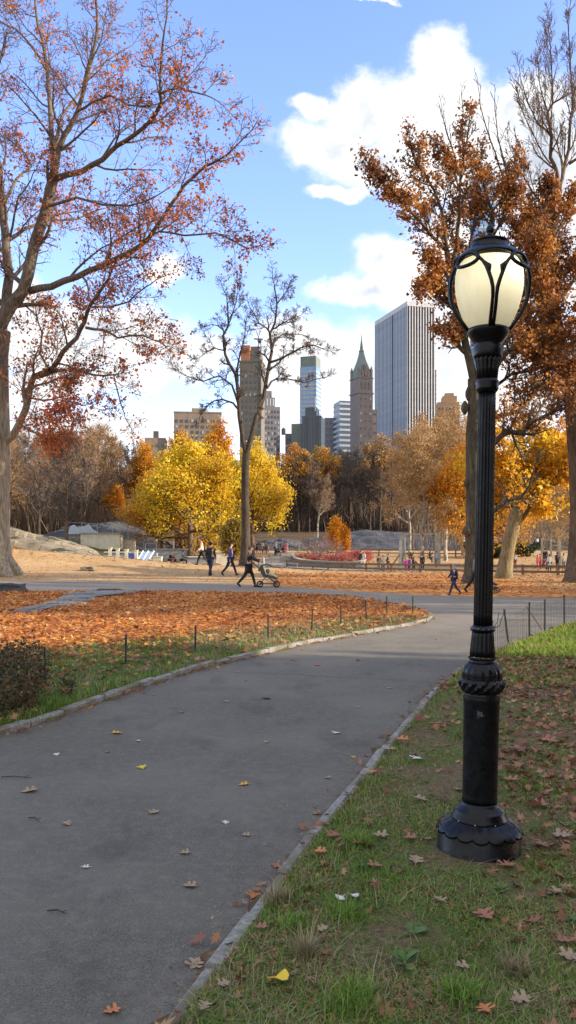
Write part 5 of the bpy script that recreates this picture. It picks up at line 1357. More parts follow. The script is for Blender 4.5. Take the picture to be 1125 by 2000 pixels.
def person_meshes(key, legs, arms, lean=0., coat=False, sit=False, hood=False, wide=1.):
    """1.75 m figure facing +X; legs ((hip, knee) x2), arms ((shoulder, elbow) x2) in degrees"""
    hipz = .93 if not sit else .40
    lx = math.sin(R(lean)); lz = math.cos(R(lean))
    def up(h, x=0., y=0.): return (x+lx*(h), y, hipz+lz*h)
    J = {'pel': (up(0), .13*wide), 'bel': (up(.18), .125*wide), 'che': (up(.38), .145*wide), 'nb': (up(.54), .065), 'hd0': (up(.62, .01), .062), 'hd1': (up(.70, .02), .086), 'hd2': (up(.78, .015), .078), 'nose': (up(.685, .115), .014)}
    E = [('pel', 'bel'), ('bel', 'che'), ('che', 'nb'), ('nb', 'hd0'), ('hd0', 'hd1'), ('hd1', 'hd2'), ('hd1', 'nose')]
    for s, (h, k), (a, e) in (('L', legs[0], arms[0]), ('R', legs[1], arms[1])):
        y = .09 if s == 'L' else -.09
        P = Vector((lx*0, y, hipz-.04)); kn = P+Vector((math.sin(R(h)), 0, -math.cos(R(h))))*.44
        an = kn+Vector((math.sin(R(h-k)), 0, -math.cos(R(h-k))))*.41
        J['hip'+s] = (tuple(P), .095*wide); J['kn'+s] = (tuple(kn), .06); J['an'+s] = (tuple(an), .04)
        tx = an+Vector((.16*math.cos(R(h-k)), 0, .16*math.sin(R(h-k))-.035)); J['toe'+s] = (tuple(tx), .032)
        E += [('pel', 'hip'+s), ('hip'+s, 'kn'+s), ('kn'+s, 'an'+s), ('an'+s, 'toe'+s)]
        sh = Vector(up(.47, 0, y*1.95)); el = sh+Vector((math.sin(R(a)), (y*.5), -math.cos(R(a))))*.28
        w = el+Vector((math.sin(R(a+e)), -y*.2, -math.cos(R(a+e))))*.25; hn = w+(w-el).normalized()*.08
        J['sh'+s] = (tuple(sh), .062); J['el'+s] = (tuple(el), .043); J['wr'+s] = (tuple(w), .027); J['ha'+s] = (tuple(hn), (.034, .018))
        E += [('che', 'sh'+s), ('sh'+s, 'el'+s), ('el'+s, 'wr'+s), ('wr'+s, 'ha'+s)]
        d = (w-el).normalized(); sd = Vector((d.z, 0, -d.x)) if abs(d.y) < .9 else Vector((1, 0, 0))
        for i, l in enumerate((.065, .075, .07, .055)):
            f0 = hn+sd*(-.024+.016*i); J['f%d%s' % (i, s)] = (tuple(f0+d*l+Vector((0, 0, 0))), .0075); J['g%d%s' % (i, s)] = (tuple(f0+d*.03), .009); E += [('ha'+s, 'g%d%s' % (i, s)), ('g%d%s' % (i, s), 'f%d%s' % (i, s))]
        J['th'+s] = (tuple(hn+sd*-.05+d*.01), .009); E.append(('wr'+s, 'th'+s))
    out = {'body': skinmesh('body', J, E)}
    g = .022
    Jj = {k: (J[k][0], (J[k][1] if not hasattr(J[k][1], '__len__') else J[k][1][0])+g) for k in ('che', 'bel', 'pel', 'shL', 'elL', 'wrL', 'shR', 'elR', 'wrR')}
    Jj['nb'] = (up(.51), .075); Jj['hem'] = (up(-.09), .135*wide+g)
    Ej = [('che', 'bel'), ('bel', 'pel'), ('pel', 'hem'), ('che', 'nb'), ('che', 'shL'), ('shL', 'elL'), ('elL', 'wrL'), ('che', 'shR'), ('shR', 'elR'), ('elR', 'wrR')]
    if coat: Jj['hem'] = (up(-.12, .0), .17*wide); Jj['low'] = ((lx*-.3, 0, hipz-.36), .19*wide); Ej.append(('hem', 'low'))
    if hood: Jj['hd'] = (up(.60, -.05), .09); Ej.append(('nb', 'hd'))
    out['jacket'] = skinmesh('jacket', Jj, Ej)
    Jt = {k: (J[k][0], J[k][1]+.014) for k in ('pel', 'hipL', 'knL', 'anL', 'hipR', 'knR', 'anR')}
    out['trousers'] = skinmesh('trousers', Jt, [('pel', 'hipL'), ('hipL', 'knL'), ('knL', 'anL'), ('pel', 'hipR'), ('hipR', 'knR'), ('knR', 'anR')])
    for s in 'LR':
        a = Vector(J['an'+s][0]); t = Vector(J['toe'+s][0]); h = a-(t-a).normalized()*.06+Vector((0, 0, -.03))
        out['shoe'+s] = skinmesh('shoe', {'a': (tuple(a+Vector((0, 0, -.02))), .05), 'h': (tuple(h), .04), 't': (tuple(t), .042)}, [('a', 'h'), ('a', 't')])
    mb = MB(); c = up(.735, -.015); mb.sphere(c, .101, 12, 8, (1.06, .95, 1.)); 
    # keep the cap of hair above the face
    keep = [i for i, v in enumerate(mb.v) if not (v[0] > c[0]+.035 and v[2] < c[2]+.03)]; ks = set(keep); ren = {o: n for n, o in enumerate(keep)}
    mb.f = [tuple(ren[i] for i in f) for f in mb.f if all(i in ks for i in f)]; mb.v = [mb.v[i] for i in keep]
    me = bpy.data.meshes.new('hair'); me.from_pydata(mb.v, [], mb.f); out['hair'] = me
    mnz = min(min(v.co.z for v in out['shoe'+s].vertices) for s in 'LR')
    out['dz'] = -mnz; PPL[key] = out
person_meshes('walk', ((26, 8), (-20, 22)), ((-18, 20), (22, 25)))
person_meshes('walk2', ((-22, 20), (24, 6)), ((20, 30), (-16, 12)), 2)
person_meshes('push', ((22, 8), (-24, 18)), ((45, 25), (40, 30)), 6, coat=True)
person_meshes('stand', ((3, 2), (-3, 2)), ((4, 10), (-4, 12)), 1)
person_meshes('stand2', ((6, 4), (-4, 2)), ((10, 50), (20, 40)), 2, wide=1.15)
person_meshes('coat', ((6, 4), (-8, 6)), ((6, 12), (-6, 16)), 2, coat=True, wide=1.1)
person_meshes('sit', ((85, 82), (80, 85)), ((30, 60), (35, 50)), 12, sit=True)
person_meshes('swing', ((62, 30), (58, 34)), ((120, 25), (118, 28)), -14)
def flat(name, c, rough=.8): return simple('cloth_'+name, c, rough, .12, 8, .1)
CL = dict(black=(.012, .012, .014), white=(.62, .62, .60), blue=(.03, .06, .22), navy=(.012, .018, .05), grey=(.16, .16, .17), red=(.45, .03, .03), pink=(.62, .18, .22), magenta=(.55, .02, .40), jeans=(.05, .08, .18), green=(.03, .10, .06), brown=(.12, .07, .04), tan=(.42, .32, .20), orange=(.6, .18, .04), purple=(.14, .06, .22), lightblue=(.25, .38, .60), teal=(.04, .20, .20), skin=(.52, .31, .22), hairdark=(.02, .014, .01), hairlight=(.26, .16, .08), maroon=(.20, .02, .04), cream=(.60, .52, .36))
def person(label, pose, px, d, h, face, top, bottom, hair='hairdark', shoes='black', z=None, group=None, loc=None):
    p = loc or at(px, d); s = h/1.75; root = thing('person', label, 'person', p, R(face), group); root.scale = (s, s, s); M = PPL[pose]
    zo = M['dz'] if z is None else z
    for k, c, nm in (('body', 'skin', 'body'), ('jacket', top, 'jacket'), ('trousers', bottom, 'trousers'), ('shoeL', shoes, 'shoe'), ('shoeR', shoes, 'shoe'), ('hair', hair, 'hair')):
        o = bpy.data.objects.new(nm, M[k]); C.objects.link(o); o.parent = root; o.location = (0, 0, zo)
        if not M[k].materials: M[k].materials.append(flat('skin', CL['skin']))
        setmat(o, flat(c, CL[c]))
    return root
person('person in a black jacket and dark jeans walking on the tan ground', 'walk', 411, 41, 1.78, 75, 'black', 'navy')
person('person in a bright blue top striding right behind the stroller group', 'walk2', 450, 41.5, 1.74, 20, 'blue', 'navy')
person('person in a cream top and black trousers just behind the black jacketed walker', 'walk2', 394, 50, 1.7, 200, 'cream', 'black')
wm = person('person in a long black coat pushing a green stroller', 'push', 486, 30.9, 1.62, 0, 'black', 'black', 'brown')
bx = person('small person in navy jacket with light blue hat walking left of the lamp post', 'walk', 887, 25.9, 1.06, 195, 'navy', 'navy', 'lightblue')
person('person in a grey jacket half hidden behind the lamp post', 'walk2', 929, 27.5, 1.42, 10, 'grey', 'black')
def stroller(label, px, d, s, canopy, rz=0.):
    p = at(px, d); root = thing('stroller', label, 'stroller', p, rz); root.scale = (s,)*3
    fm = simple('stroller_frame', (.06, .065, .07), .5, .1); gm = flat('canopy'+canopy, CL[canopy]); tm = flat('tyre', (.015, .015, .015))
    for x in (-.32, .36):
        for y in (-.24, .24):
            mb = MB(); P = [(x+.115*math.cos(t*math.pi/8), y, .125+.115*math.sin(t*math.pi/8)) for t in range(17)]; mb.tube(P, .022, 6, cap=False); w = mb.build('wheel', tm, root, True)
            mb = MB(); mb.tube([(x, y-.02, .125), (x, y+.02, .125)], .035, 8)
            for a in range(5): mb.tube([(x, y, .125), (x+.11*math.cos(a*1.257), y, .125+.11*math.sin(a*1.257))], .008, 4)
            mb.build('hub', fm, w)
    mb = MB()
    for y in (-.23, .23):
        mb.tube([(-.62, y, 1.0), (-.5, y, .9), (-.1, y, .5), (.36, y, .14)], .016, 6); mb.tube([(-.32, y, .13), (-.05, y, .45), (.05, y, .62)], .016, 6); mb.tube([(-.32, y, .14), (.36, y, .14)], .012, 5)
    mb.build('frame', fm, root); mb = MB(); mb.tube([(-.62, -.23, 1.0), (-.62, .23, 1.0)], .02, 6); mb.build('handle', fm, root)
    mb = MB(); vs = []; sec = [(-.28, .92), (-.30, .62), (-.18, .42), (.18, .36), (.36, .30), (.42, .38), (.2, .46), (-.08, .52), (-.16, .75)]
    n = len(sec); mb.add([(x, -.2, z) for x, z in sec]+[(x, .2, z) for x, z in sec], [tuple(range(n)), tuple(range(2*n-1, n-1, -1))]+[(i, (i+1) % n, (i+1) % n+n, i+n) for i in range(n)]); mb.build('seat', fm, root)
    mb = MB(); rings = []
    for i in range(9):
        a = R(175-i*16); c0 = Vector((-.05, 0, .62)); r = .34
        for j in range(7):
            y = -.22+.44*j/6; k = 1-.18*abs(y/.22)**2.5; mb.v.append(tuple(c0+Vector((math.cos(a)*r*k, y, math.sin(a)*r*k))))
    for i in range(8):
        for j in range(6): mb.f.append((i*7+j, i*7+j+1, i*7+j+8, i*7+j+7))
    o = mb.build('canopy', gm, root, True); sol = o.modifiers.new('t', 'SOLIDIFY'); sol.thickness = .012
    mb = MB(); mb.bar((.02, 0, .6), (.38, 0, .42), .40, .04); mb.build('footmuff', flat('cream', CL['cream']), root)
    mb = MB(); mb.sphere((.0, 0, .66), .09, 10, 8); mb.build('basket_bundle', flat('grey', CL['grey']), root)
    return root
stroller('dark framed stroller with dark green canopy pushed on the crossing path', 523, 30.9, .95, 'green')
stroller('grey stroller mostly hidden behind the lamp post', 951, 27.3, .8, 'grey')
# playground crowd, each by its clothes
rows = [
 ('pink coat standing by the metal fence', 'coat', 559, 108, 1.65, 90, 'pink', 'pink'),
 ('white top at the left end of the crowd by the tall bare tree', 'stand', 497, 106, 1.7, 30, 'white', 'navy'),
 ('black coat second from left in the footpath crowd', 'coat', 502, 109, 1.75, 120, 'black', 'black'),
 ('red jacket in the middle of the footpath crowd', 'stand', 508, 105, 1.3, 200, 'red', 'jeans'),
 ('cream coat in the footpath crowd', 'coat', 513, 108, 1.68, 80, 'cream', 'black'),
 ('grey jacket in the footpath crowd', 'stand2', 519, 107, 1.72, 300, 'grey', 'jeans'),
 ('orange jacket at the right of the footpath crowd', 'walk', 524, 103, 1.3, 180, 'orange', 'grey'),
 ('lilac top low at the footpath crowd', 'stand', 491, 102, 1.3, 60, 'purple', 'black'),
 ('light blue top behind the buggy in the crowd', 'stand', 537, 107, 1.7, 10, 'lightblue', 'navy'),
 ('maroon coat walking behind the bare tree', 'walk2', 484, 104, 1.6, 0, 'maroon', 'black'),
 ('small figure in light blue right above the stroller', 'stand', 514, 63, .95, 90, 'lightblue', 'white'),
 ('dark blue jacket crouching beside the footpath', 'sit', 545, 100, 1.7, 180, 'navy', 'black'),
 ('black jacket resting on the footpath edge', 'sit', 554, 99, 1.7, 200, 'black', 'grey'),
 ('black and white top far on the dark rock hill', 'stand', 747, 125, 1.6, 0, 'black', 'black'),
 ('light jacket standing on top of the pale rock outcrop', 'stand', 30, 57, 1.2, 10, 'lightblue', 'jeans'),
 ('brown jacket beside the one on top of the rock outcrop', 'stand2', 24, 57.5, 1.2, 190, 'brown', 'grey'),
 ('dark coat standing at the right end of the pale rock outcrop', 'coat', 161, 70, 1.5, 90, 'black', 'black'),
 ('black coat sitting near the steel slide', 'sit', 331, 68, 1.5, 0, 'black', 'black'),
 ('maroon jacket crouching between the slide and the walkers', 'sit', 342, 69, 1.4, 180, 'maroon', 'black'),
 ('white and black jacket crouching left of the walkers', 'sit', 355, 67, 1.6, 10, 'grey', 'black'),
 ('black jacket standing under the yellow maple', 'stand2', 346, 92, 1.75, 0, 'black', 'black'),
 ('red hat and dark coat standing under the yellow maple', 'coat', 356, 94, 1.7, 90, 'navy', 'black'),
 ('grey top walking near the shelter columns', 'walk', 372, 98, 1.7, 0, 'grey', 'black'),
 ('teal jacket walking behind the low grey wall', 'walk2', 330, 95, 1.6, 180, 'teal', 'black'),
 ('purple jacket behind the low grey wall', 'stand', 318, 96, 1.5, 180, 'purple', 'navy'),
 ('white top near the shelter columns', 'stand', 402, 97, 1.7, 0, 'white', 'jeans'),
 ('pale jacket right of the shelter columns', 'walk', 412, 94, 1.65, 0, 'cream', 'black'),
 ('black coat by the right end of the planted bed', 'coat', 704, 72, 1.3, 40, 'black', 'navy'),
 ('white top by the right end of the planted bed', 'stand', 711, 71, 1.25, 40, 'white', 'white'),
 ('brown jacket at the rail fence, leftmost of the pair', 'stand', 740, 59, 1.2, 90, 'brown', 'grey'),
 ('grey jacket crouching at the rail fence', 'sit', 749, 58, 1.5, 90, 'tan', 'grey'),
 ('dark hooded jacket leaning on the slanted beam', 'stand2', 758, 60, 1.25, 180, 'navy', 'brown'),
 ('magenta coat standing at the rail fence', 'coat', 793, 56.5, .95, 90, 'magenta', 'magenta'),
 ('purple jacket beside the magenta coat', 'stand', 799, 58, 1.0, 90, 'purple', 'black'),
 ('dark jacket second from the magenta coat at the rail fence', 'stand2', 808, 56.5, .98, 90, 'black', 'navy'),
 ('black coat tallest of the three at the rail fence', 'coat', 825, 55.5, 1.25, 90, 'black', 'black'),
 ('lightblue jacket standing against the wide grey post', 'stand', 852, 68, 1.35, 200, 'lightblue', 'grey'),
 ('pink jacket by the climbing bars', 'stand', 1050, 62, 1.15, 20, 'pink', 'pink'),
 ('orange pink jacket beside the pink one at the climbing bars', 'stand', 1055, 63, 1.2, 20, 'orange', 'red'),
 ('black coat behind the climbing bars', 'coat', 1065, 67, 1.6, 90, 'black', 'black'),
 ('white jacket and black trousers in front of the climbing bars', 'coat', 1073, 53, 1.2, 90, 'white', 'black'),
 ('white top standing alone right of the leaning trunk', 'stand', 1006, 66, 1.25, 90, 'white', 'maroon'),
 ('grey top by the thick right hand trunk', 'stand', 1101, 60, 1.3, 90, 'cream', 'grey'),
 ('red jacket low among the climbing bars', 'sit', 1062, 61, 1.2, 30, 'maroon', 'black'),
 ('navy jacket among the climbing bars', 'stand2', 1088, 64, 1.3, 60, 'navy', 'black'),
 ('white top in the distant group on the slope', 'stand', 1049, 120, 1.7, 90, 'white', 'black'),
 ('black coat in the distant group on the slope', 'coat', 1044, 121, 1.7, 90, 'black', 'black'),
 ('dark blue jacket in the distant group on the slope', 'stand2', 1056, 119, 1.7, 90, 'navy', 'black'),
 ('green jacket in the distant group on the slope', 'coat', 1081, 118, 1.7, 90, 'green', 'black'),
]
for lb, pose, px, d, h, fc, a, b in rows:
    person('person in '+lb if not lb.startswith('small') else 'small person in light blue seen right above the stroller', pose, px, d, h, fc, a, b, 'hairlight' if len(lb) % 3 == 0 else 'hairdark')
p = at(822, 72)
for x, c, lb in ((-.9, 'black', 'person in black swinging on the left swing'), (0., 'pink', 'person in pink swinging on the middle swing'), (.8, 'black', 'person in black swinging on the right swing')):
    person(lb, 'swing', 0, 0, 1.15, -70, c, 'black', loc=(p.x+x, p.y-.3, p.z+.72), z=-.93)
# parked prams beside the crowd
stroller('small dark pram beside the footpath crowd', 541, 101, .9, 'navy', 1.)

# ------------------------------------------------------------------ leaves lying on the ground
LIT = leafmat('litter_orange', LEAF_LITTER, .35, .2, .5)
LITB = leafmat('litter_brown', [(0, (.085, .04, .022)), (.35, (.22, .09, .045)), (.7, (.36, .17, .085)), (1, (.46, .30, .17))], .3, .15, 1.)
LITM = leafmat('litter_mid', [(0, (.16, .07, .03)), (.3, (.36, .15, .045)), (.6, (.54, .28, .085)), (1, (.68, .46, .19))], .45, .2, .25)
LITT = leafmat('litter_tan', [(0, (.24, .13, .05)), (.5, (.44, .28, .13)), (1, (.62, .46, .26))], .3, .2, .5)
def ground_leaves(pts, size, seed, lobed, tilt=.35, lift=.012):
    g = np.random.default_rng(seed); n = len(pts); a = g.uniform(0, 2*math.pi, n)
    nrm = np.stack([g.normal(0, tilt, n), g.normal(0, tilt, n), np.ones(n)], 1); nrm /= np.linalg.norm(nrm, axis=1)[:, None]
    A = np.stack([np.cos(a), np.sin(a), np.zeros(n)], 1); A -= nrm*(A*nrm).sum(1)[:, None]; A /= np.linalg.norm(A, axis=1)[:, None]; B = np.cross(nrm, A)
    s = size*np.exp(g.normal(0, .25, n))[:, None]; cup = g.uniform(-.1, .5, n)[:, None]
    c = pts+np.array([0, 0, lift])+np.array([0, 0, 1.])*s*np.abs(nrm[:, :1]+nrm[:, 1:2])*.3
    if lobed: out = [(-.5, 0), (-.12, .17), (-.22, .42), (.08, .20), (.16, .50), (.28, .16), (.55, 0), (.28, -.16), (.16, -.50), (.08, -.20), (-.22, -.42), (-.12, -.17)]
    else: out = [(-.5, 0), (-.1, .34), (.5, .05), (.05, -.34)]
    k = len(out); kx = np.exp(g.normal(0, .14, n))[:, None]; ky = np.where(g.random(n) < .5, .62, .95)[:, None]*np.exp(g.normal(0, .16, n))[:, None]; tw = g.normal(0, .5, n)[:, None]
    V = np.stack([c+A*s*x*kx*j+B*s*y*ky*j+nrm*s*(cup*(x*x+y*y)*.9+tw*x*y) for (x, y), j in zip(out, [g.uniform(.75, 1.1, n)[:, None] for _ in out])], 1)
    return V.reshape(-1, 3), np.arange(n*k).reshape(n, k)
def scatter(n, x0, x1, y0, y1, seed, fn, lift=.07):
    g = np.random.default_rng(seed); x = g.uniform(x0, x1, n); y = g.uniform(y0, y1, n); k = fn(x, y) > g.random(n); x, y = x[k], y[k]
    return np.stack([x, y, H(x, y)+lift], 1)
def leafdens(x, y):
    i = inside(x, y, leafpoly); d = segdist(x, y, left_edge); lim = np.interp(x, [-12, -5, -1.5, .5, 3], [4.0, 3.5, 2.1, 1.7, 1.0])
    return i*np.where(y > 5, ss(lim-2.2, lim+.7, d), 0)
def cl(x, y, s=1.3, p=0): return .5+.5*np.sin(x*s+np.sin(y*s*.8+p)*1.4)*np.sin(y*s*1.1+p+np.sin(x*s*.7))
p = scatter(62000, -14, 3.5, 8, 27, 5, leafdens); V, Fq = ground_leaves(p, .088, 6, True, .38, .01)
tag(npmesh('leaf_litter', V, Fq, LIT), 'thick carpet of fallen orange oak leaves left of the path', 'leaf litter', kind='stuff')
p = scatter(9000, -9, 3.5, 6, 19, 8, lambda x, y: inside(x, y, leafpoly)*(1-.4*leafdens(x, y))*.75*(.25+cl(x, y, 1.9))); V, Fq = ground_leaves(p, .085, 9, True, .4, .02)
tag(npmesh('leaf_litter', V, Fq, LITB), 'brown leaves scattered in the grass strip along the left kerb', 'leaf litter', kind='stuff')
def verge_d(x, y): return inside(x, y, verge)*np.clip(.05+.25*cl(x, y, 1.6, 1)**2+.95*ss(.7, 1.5, x-.17*(y-3))*(.35+.65*cl(x, y, 2.3, 2)), 0, 1)*np.where(y > 7.5, .9, 1)+.75*inside(x, y, verge)*ss(8.2, 9.5, y)*ss(12.8, 11.4, y)*(.4+.6*cl(x, y, 2.1, 4))
p = scatter(42000, -.5, 7.5, 2.2, 16, 11, verge_d, .05); V, Fq = ground_leaves(p, .068, 12, True, .45, .015)
tag(npmesh('leaf_litter', V, Fq, LITB), 'dry brown oak leaves strewn over the grass round the lamp post', 'leaf litter', kind='stuff')
p = scatter(26000, -20, 24, 24, 47, 13, lambda x, y: (~inside(x, y, leafpoly) & ~inside(x, y, verge) & ((y > np.interp(x, [-25, -1, 3, 7, 16], [37.5, 34.5, 28.5, 26.6, 25.2]))))*np.where(x > -1, .9*ss(0, .5, cl(x, y, .5)+.3), .13), .01); V, Fq = ground_leaves(p, .13, 14, False, .3)
tag(npmesh('leaf_litter', V, Fq, LITM), 'drifts of orange leaves between the crossing path and the rail fence', 'leaf litter', kind='stuff')
p = scatter(22000, -30, 34, 46, 112, 15, lambda x, y: .75*ss(.1, .8, cl(x, y, .22)), .01); V, Fq = ground_leaves(p, .26, 16, False, .25)
tag(npmesh('leaf_litter', V, Fq, LITT), 'pale leaves spread over the playground lawns', 'leaf litter', kind='stuff')
# leaves and grit gathered against the kerbs
def along(line, n, seed, off, sp): 
    g = np.random.default_rng(seed); P = np.array(line); L = np.hypot(*(P[1:]-P[:-1]).T); c = np.concatenate([[0], np.cumsum(L)]); t = g.uniform(0, c[-1], n)
    i = np.clip(np.searchsorted(c, t)-1, 0, len(L)-1); f = ((t-c[i])/L[i])[:, None]; q = P[i]*(1-f)+P[i+1]*f; d = (P[i+1]-P[i])/L[i][:, None]; nn = np.stack([-d[:, 1], d[:, 0]], 1)
    q = q+nn*(off+g.normal(0, sp, n))[:, None]; return np.stack([q[:, 0], q[:, 1], np.full(n, .006)], 1)
p = np.concatenate([along(left_edge[3:], 130, 21, -.07, .07), along(right_edge[3:16], 60, 22, .05, .05)]); V, Fq = ground_leaves(p, .06, 23, True, .45, .006)
tag(npmesh('leaf_litter', V, Fq, LITB), 'dry leaves gathered against the kerb stones', 'leaf litter', kind='stuff')

# single leaves
lm = {'tan': simple('leaf_tan_single', (.34, .24, .15), .8, .3, 30), 'orange': simple('leaf_orange_single', (.50, .19, .07), .8, .3, 30), 'yellow': simple('leaf_yellow_single', (.72, .50, .03), .7, .2, 30), 'pale': simple('leaf_pale_single', (.62, .60, .54), .8, .1, 30), 'dark': simple('leaf_dark_single', (.16, .06, .03), .8, .3, 30), 'gold': simple('leaf_gold_single', (.62, .34, .04), .7, .2, 30), 'red': simple('leaf_russet_single', (.32, .135, .08), .8, .3, 30), 'green': simple('leaf_green_single', (.30, .42, .12), .7, .2, 30)}
def leaf_mesh(seed, ginkgo=False):
    r = random.Random(seed); mb = MB()
    if ginkgo:
        out = [(-.5, -.02), (-.5, .02), (-.1, .04)]+[(.12+.42*math.cos(a)*(.86 if abs(a) < .12 else 1), .62*math.sin(a)) for a in [1.15-i*.23 for i in range(11)]]+[(-.1, -.04)]
    else:
        half = [(.55, .0), (.40, .07), (.36, .17), (.24, .10), (.26, .32), (.12, .42), (.08, .14), (-.04, .16), (-.08, .40), (-.24, .38), (-.18, .12), (-.32, .10), (-.36, .02), (-.62, .012)]
        half = [(x+r.uniform(-.02, .02), y*r.uniform(.8, 1.15)) for x, y in half]; out = half+[(x, -y*r.uniform(.85, 1.1)) for x, y in half[::-1][:-1]]
    n = len(out); cu = r.uniform(.15, .5); tw = r.uniform(-.3, .3)
    mb.v = [(x, y, cu*y*y*1.3+tw*x*y*.6+.05) for x, y in out]+[(.0, 0, .0)]; mb.f = [(i, (i+1) % n, n) for i in range(n)]
    mb.v += [(x, y, z-.012) for x, y, z in mb.v]; m = n+1; mb.f += [(b+m, a+m, c+m) for a, b, c in mb.f]; return mb
LM = []
for s in range(5): 
    me = bpy.data.meshes.new('fallen_leaf'); q = leaf_mesh(s); me.from_pydata(q.v, [], q.f); me.materials.append(lm['tan']); LM.append(me)
gk = bpy.data.meshes.new('ginkgo_leaf'); q = leaf_mesh(9, True); gk.from_pydata(q.v, [], q.f); gk.materials.append(lm['yellow'])
def leaf(px, py, size, c, label, group=None, g=False, onpath=True):
    p = G(px, py, 0 if onpath else .06); o = bpy.data.objects.new('ginkgo_leaf' if g else 'fallen_leaf', gk if g else LM[rng.randrange(5)]); C.objects.link(o)
    o.location = (p.x, p.y, .004 if onpath else .085); o.scale = (size,)*3; o.rotation_euler = (rng.uniform(-.15, .15), rng.uniform(-.15, .15), rng.uniform(0, 6.28)); setmat(o, lm[c])
    tag(o, label, 'leaf', group)
leaf(227, 1433, .11, 'gold', 'yellow brown leaf on the asphalt near the left kerb'); leaf(277, 1500, .09, 'yellow', 'small bright yellow leaf on the asphalt in the middle of the path')
leaf(477, 1533, .085, 'gold', 'small golden leaf on the asphalt right of the path centre'); leaf(520, 1365, .13, 'dark', 'dark brown leaf lying alone on the path before the sunlit part')
leaf(657, 1433, .10, 'pale', 'whitish leaf on the path towards the right kerb'); leaf(60, 1546, .13, 'tan', 'curled pinkish tan leaf on the path near the left picture edge')
leaf(373, 1732, .085, 'tan', 'pale tan leaf on the near asphalt, left of the right kerb'); leaf(380, 1886, .085, 'tan', 'tan oak leaf on the asphalt close to the near kerb end')
leaf(221, 1976, .075, 'orange', 'orange maple leaf at the bottom of the path'); leaf(362, 1667, .07, 'tan', 'small curled tan leaf above the middle of the near path')
leaf(482, 1632, .06, 'tan', 'tiny pale leaf on the path near the kerb'); leaf(168, 1695, .05, 'pale', 'tiny whitish leaf on the left part of the near path')
leaf(497, 1752, .11, 'orange', 'orange brown leaf against the near right kerb'); leaf(545, 1694, .09, 'red', 'russet leaf resting by the right kerb')
for i, (x, y, c) in enumerate(((690,1480,'gold'),(716,1477,'orange'),(684,1572,'tan'),(355,1392,'tan'),(442,1371,'tan'),(466,1313,'tan'),(270,1448,'pale'),(440,1608,'pale'),(700,1382,'tan'),(620,1300,'orange'),(572,1290,'tan'),(760,1345,'tan'),(60,1330,'tan'),(640,1520,'tan'),(705,1560,'orange'),(300,1588,'tan'),(520,1450,'tan'),(820,1310,'orange'),(735,1265,'tan'),(590,1270,'orange'),(660,1262,'orange'),(700,1290,'tan'),(850,1250,'orange'),(880,1240,'tan'),(780,1255,'tan'),(720,1250,'orange'),(480,1330,'tan'),(110,1475,'pale'),(300,1358,'tan'),(210,1470,'tan'),(620,1590,'tan'),(130,1610,'tan'))):
    if (x, y) == (60, 1330): continue
    leaf(x, y, rng.uniform(.05, .10), c, 'dry %s leaf lying on the asphalt path' % {'gold': 'golden brown', 'orange': 'orange', 'tan': 'tan', 'pale': 'pale'}[c], 'loose %s leaves on the path' % c)
leaf(542, 1924, .078, 'yellow', 'bright yellow fan shaped ginkgo leaf on the near grass', g=True, onpath=False)
leaf(668, 1763, .05, 'pale', 'white paper like scrap, left of two on the grass below the lamp', g=True, onpath=False); leaf(688, 1759, .05, 'pale', 'white paper like scrap, right of two on the grass below the lamp', g=True, onpath=False)
leaf(813, 1488, .11, 'pale', 'single white leaf on the grass between kerb and lamp', onpath=False)
for i, (x, y, s, c) in enumerate(((945,1797,.13,'red'),(1070,1452,.2,'red'),(652,1640,.13,'red'),(700,1655,.1,'red'),(512,1822,.08,'red'),(800,1645,.11,'red'),(1010,1470,.17,'red'),(955,1520,.13,'red'),(1055,1580,.16,'red'),(948,1985,.09,'orange'),(435,1935,.07,'tan'),(400,1978,.07,'tan'),(629,1826,.07,'tan'),(812,1690,.11,'tan'),(745,1640,.12,'tan'),(1085,1752,.1,'tan'),(1110,1880,.12,'tan'),(1100,1850,.1,'red'),(820,1568,.12,'tan'),(905,1900,.08,'tan'),(1020,1965,.1,'tan'),(785,1450,.16,'orange'),(760,1470,.14,'tan'),(1000,1530,.15,'red'),(730,1700,.11,'red'),(625,1672,.1,'orange'),(860,1768,.08,'tan'),(990,1700,.13,'red'),(1060,1660,.14,'red'),(1095,1640,.14,'tan'))):
    leaf(x, y, s*.85, c, 'large dry %s leaf lying on the grass verge' % {'red': 'russet', 'orange': 'orange', 'tan': 'tan'}[c], 'large %s leaves on the verge' % c, onpath=False)
def twig(px, py, L, rz, label):
    p = G(px, py); mb = MB(); mb.tube([(0, 0, .008), (L*.4, .01, .012), (L, -.01, .008)], [.003, .0035, .002], 5); mb.tube([(L*.75, 0, .01), (L*.85, L*.16, .012)], .002, 4)
    o = mb.build('twig', BK_DARK, None, loc=(p.x, p.y, .002)); o.rotation_euler = (0, 0, rz); tag(o, label, 'twig')
twig(92, 1783, .10, -.2, 'short dark twig on the near asphalt'); twig(2, 1520, .22, -.05, 'dark twig on the path at the left picture edge'); twig(55, 1600, .10, -.5, 'thin twig on the path below the curled pink leaf')

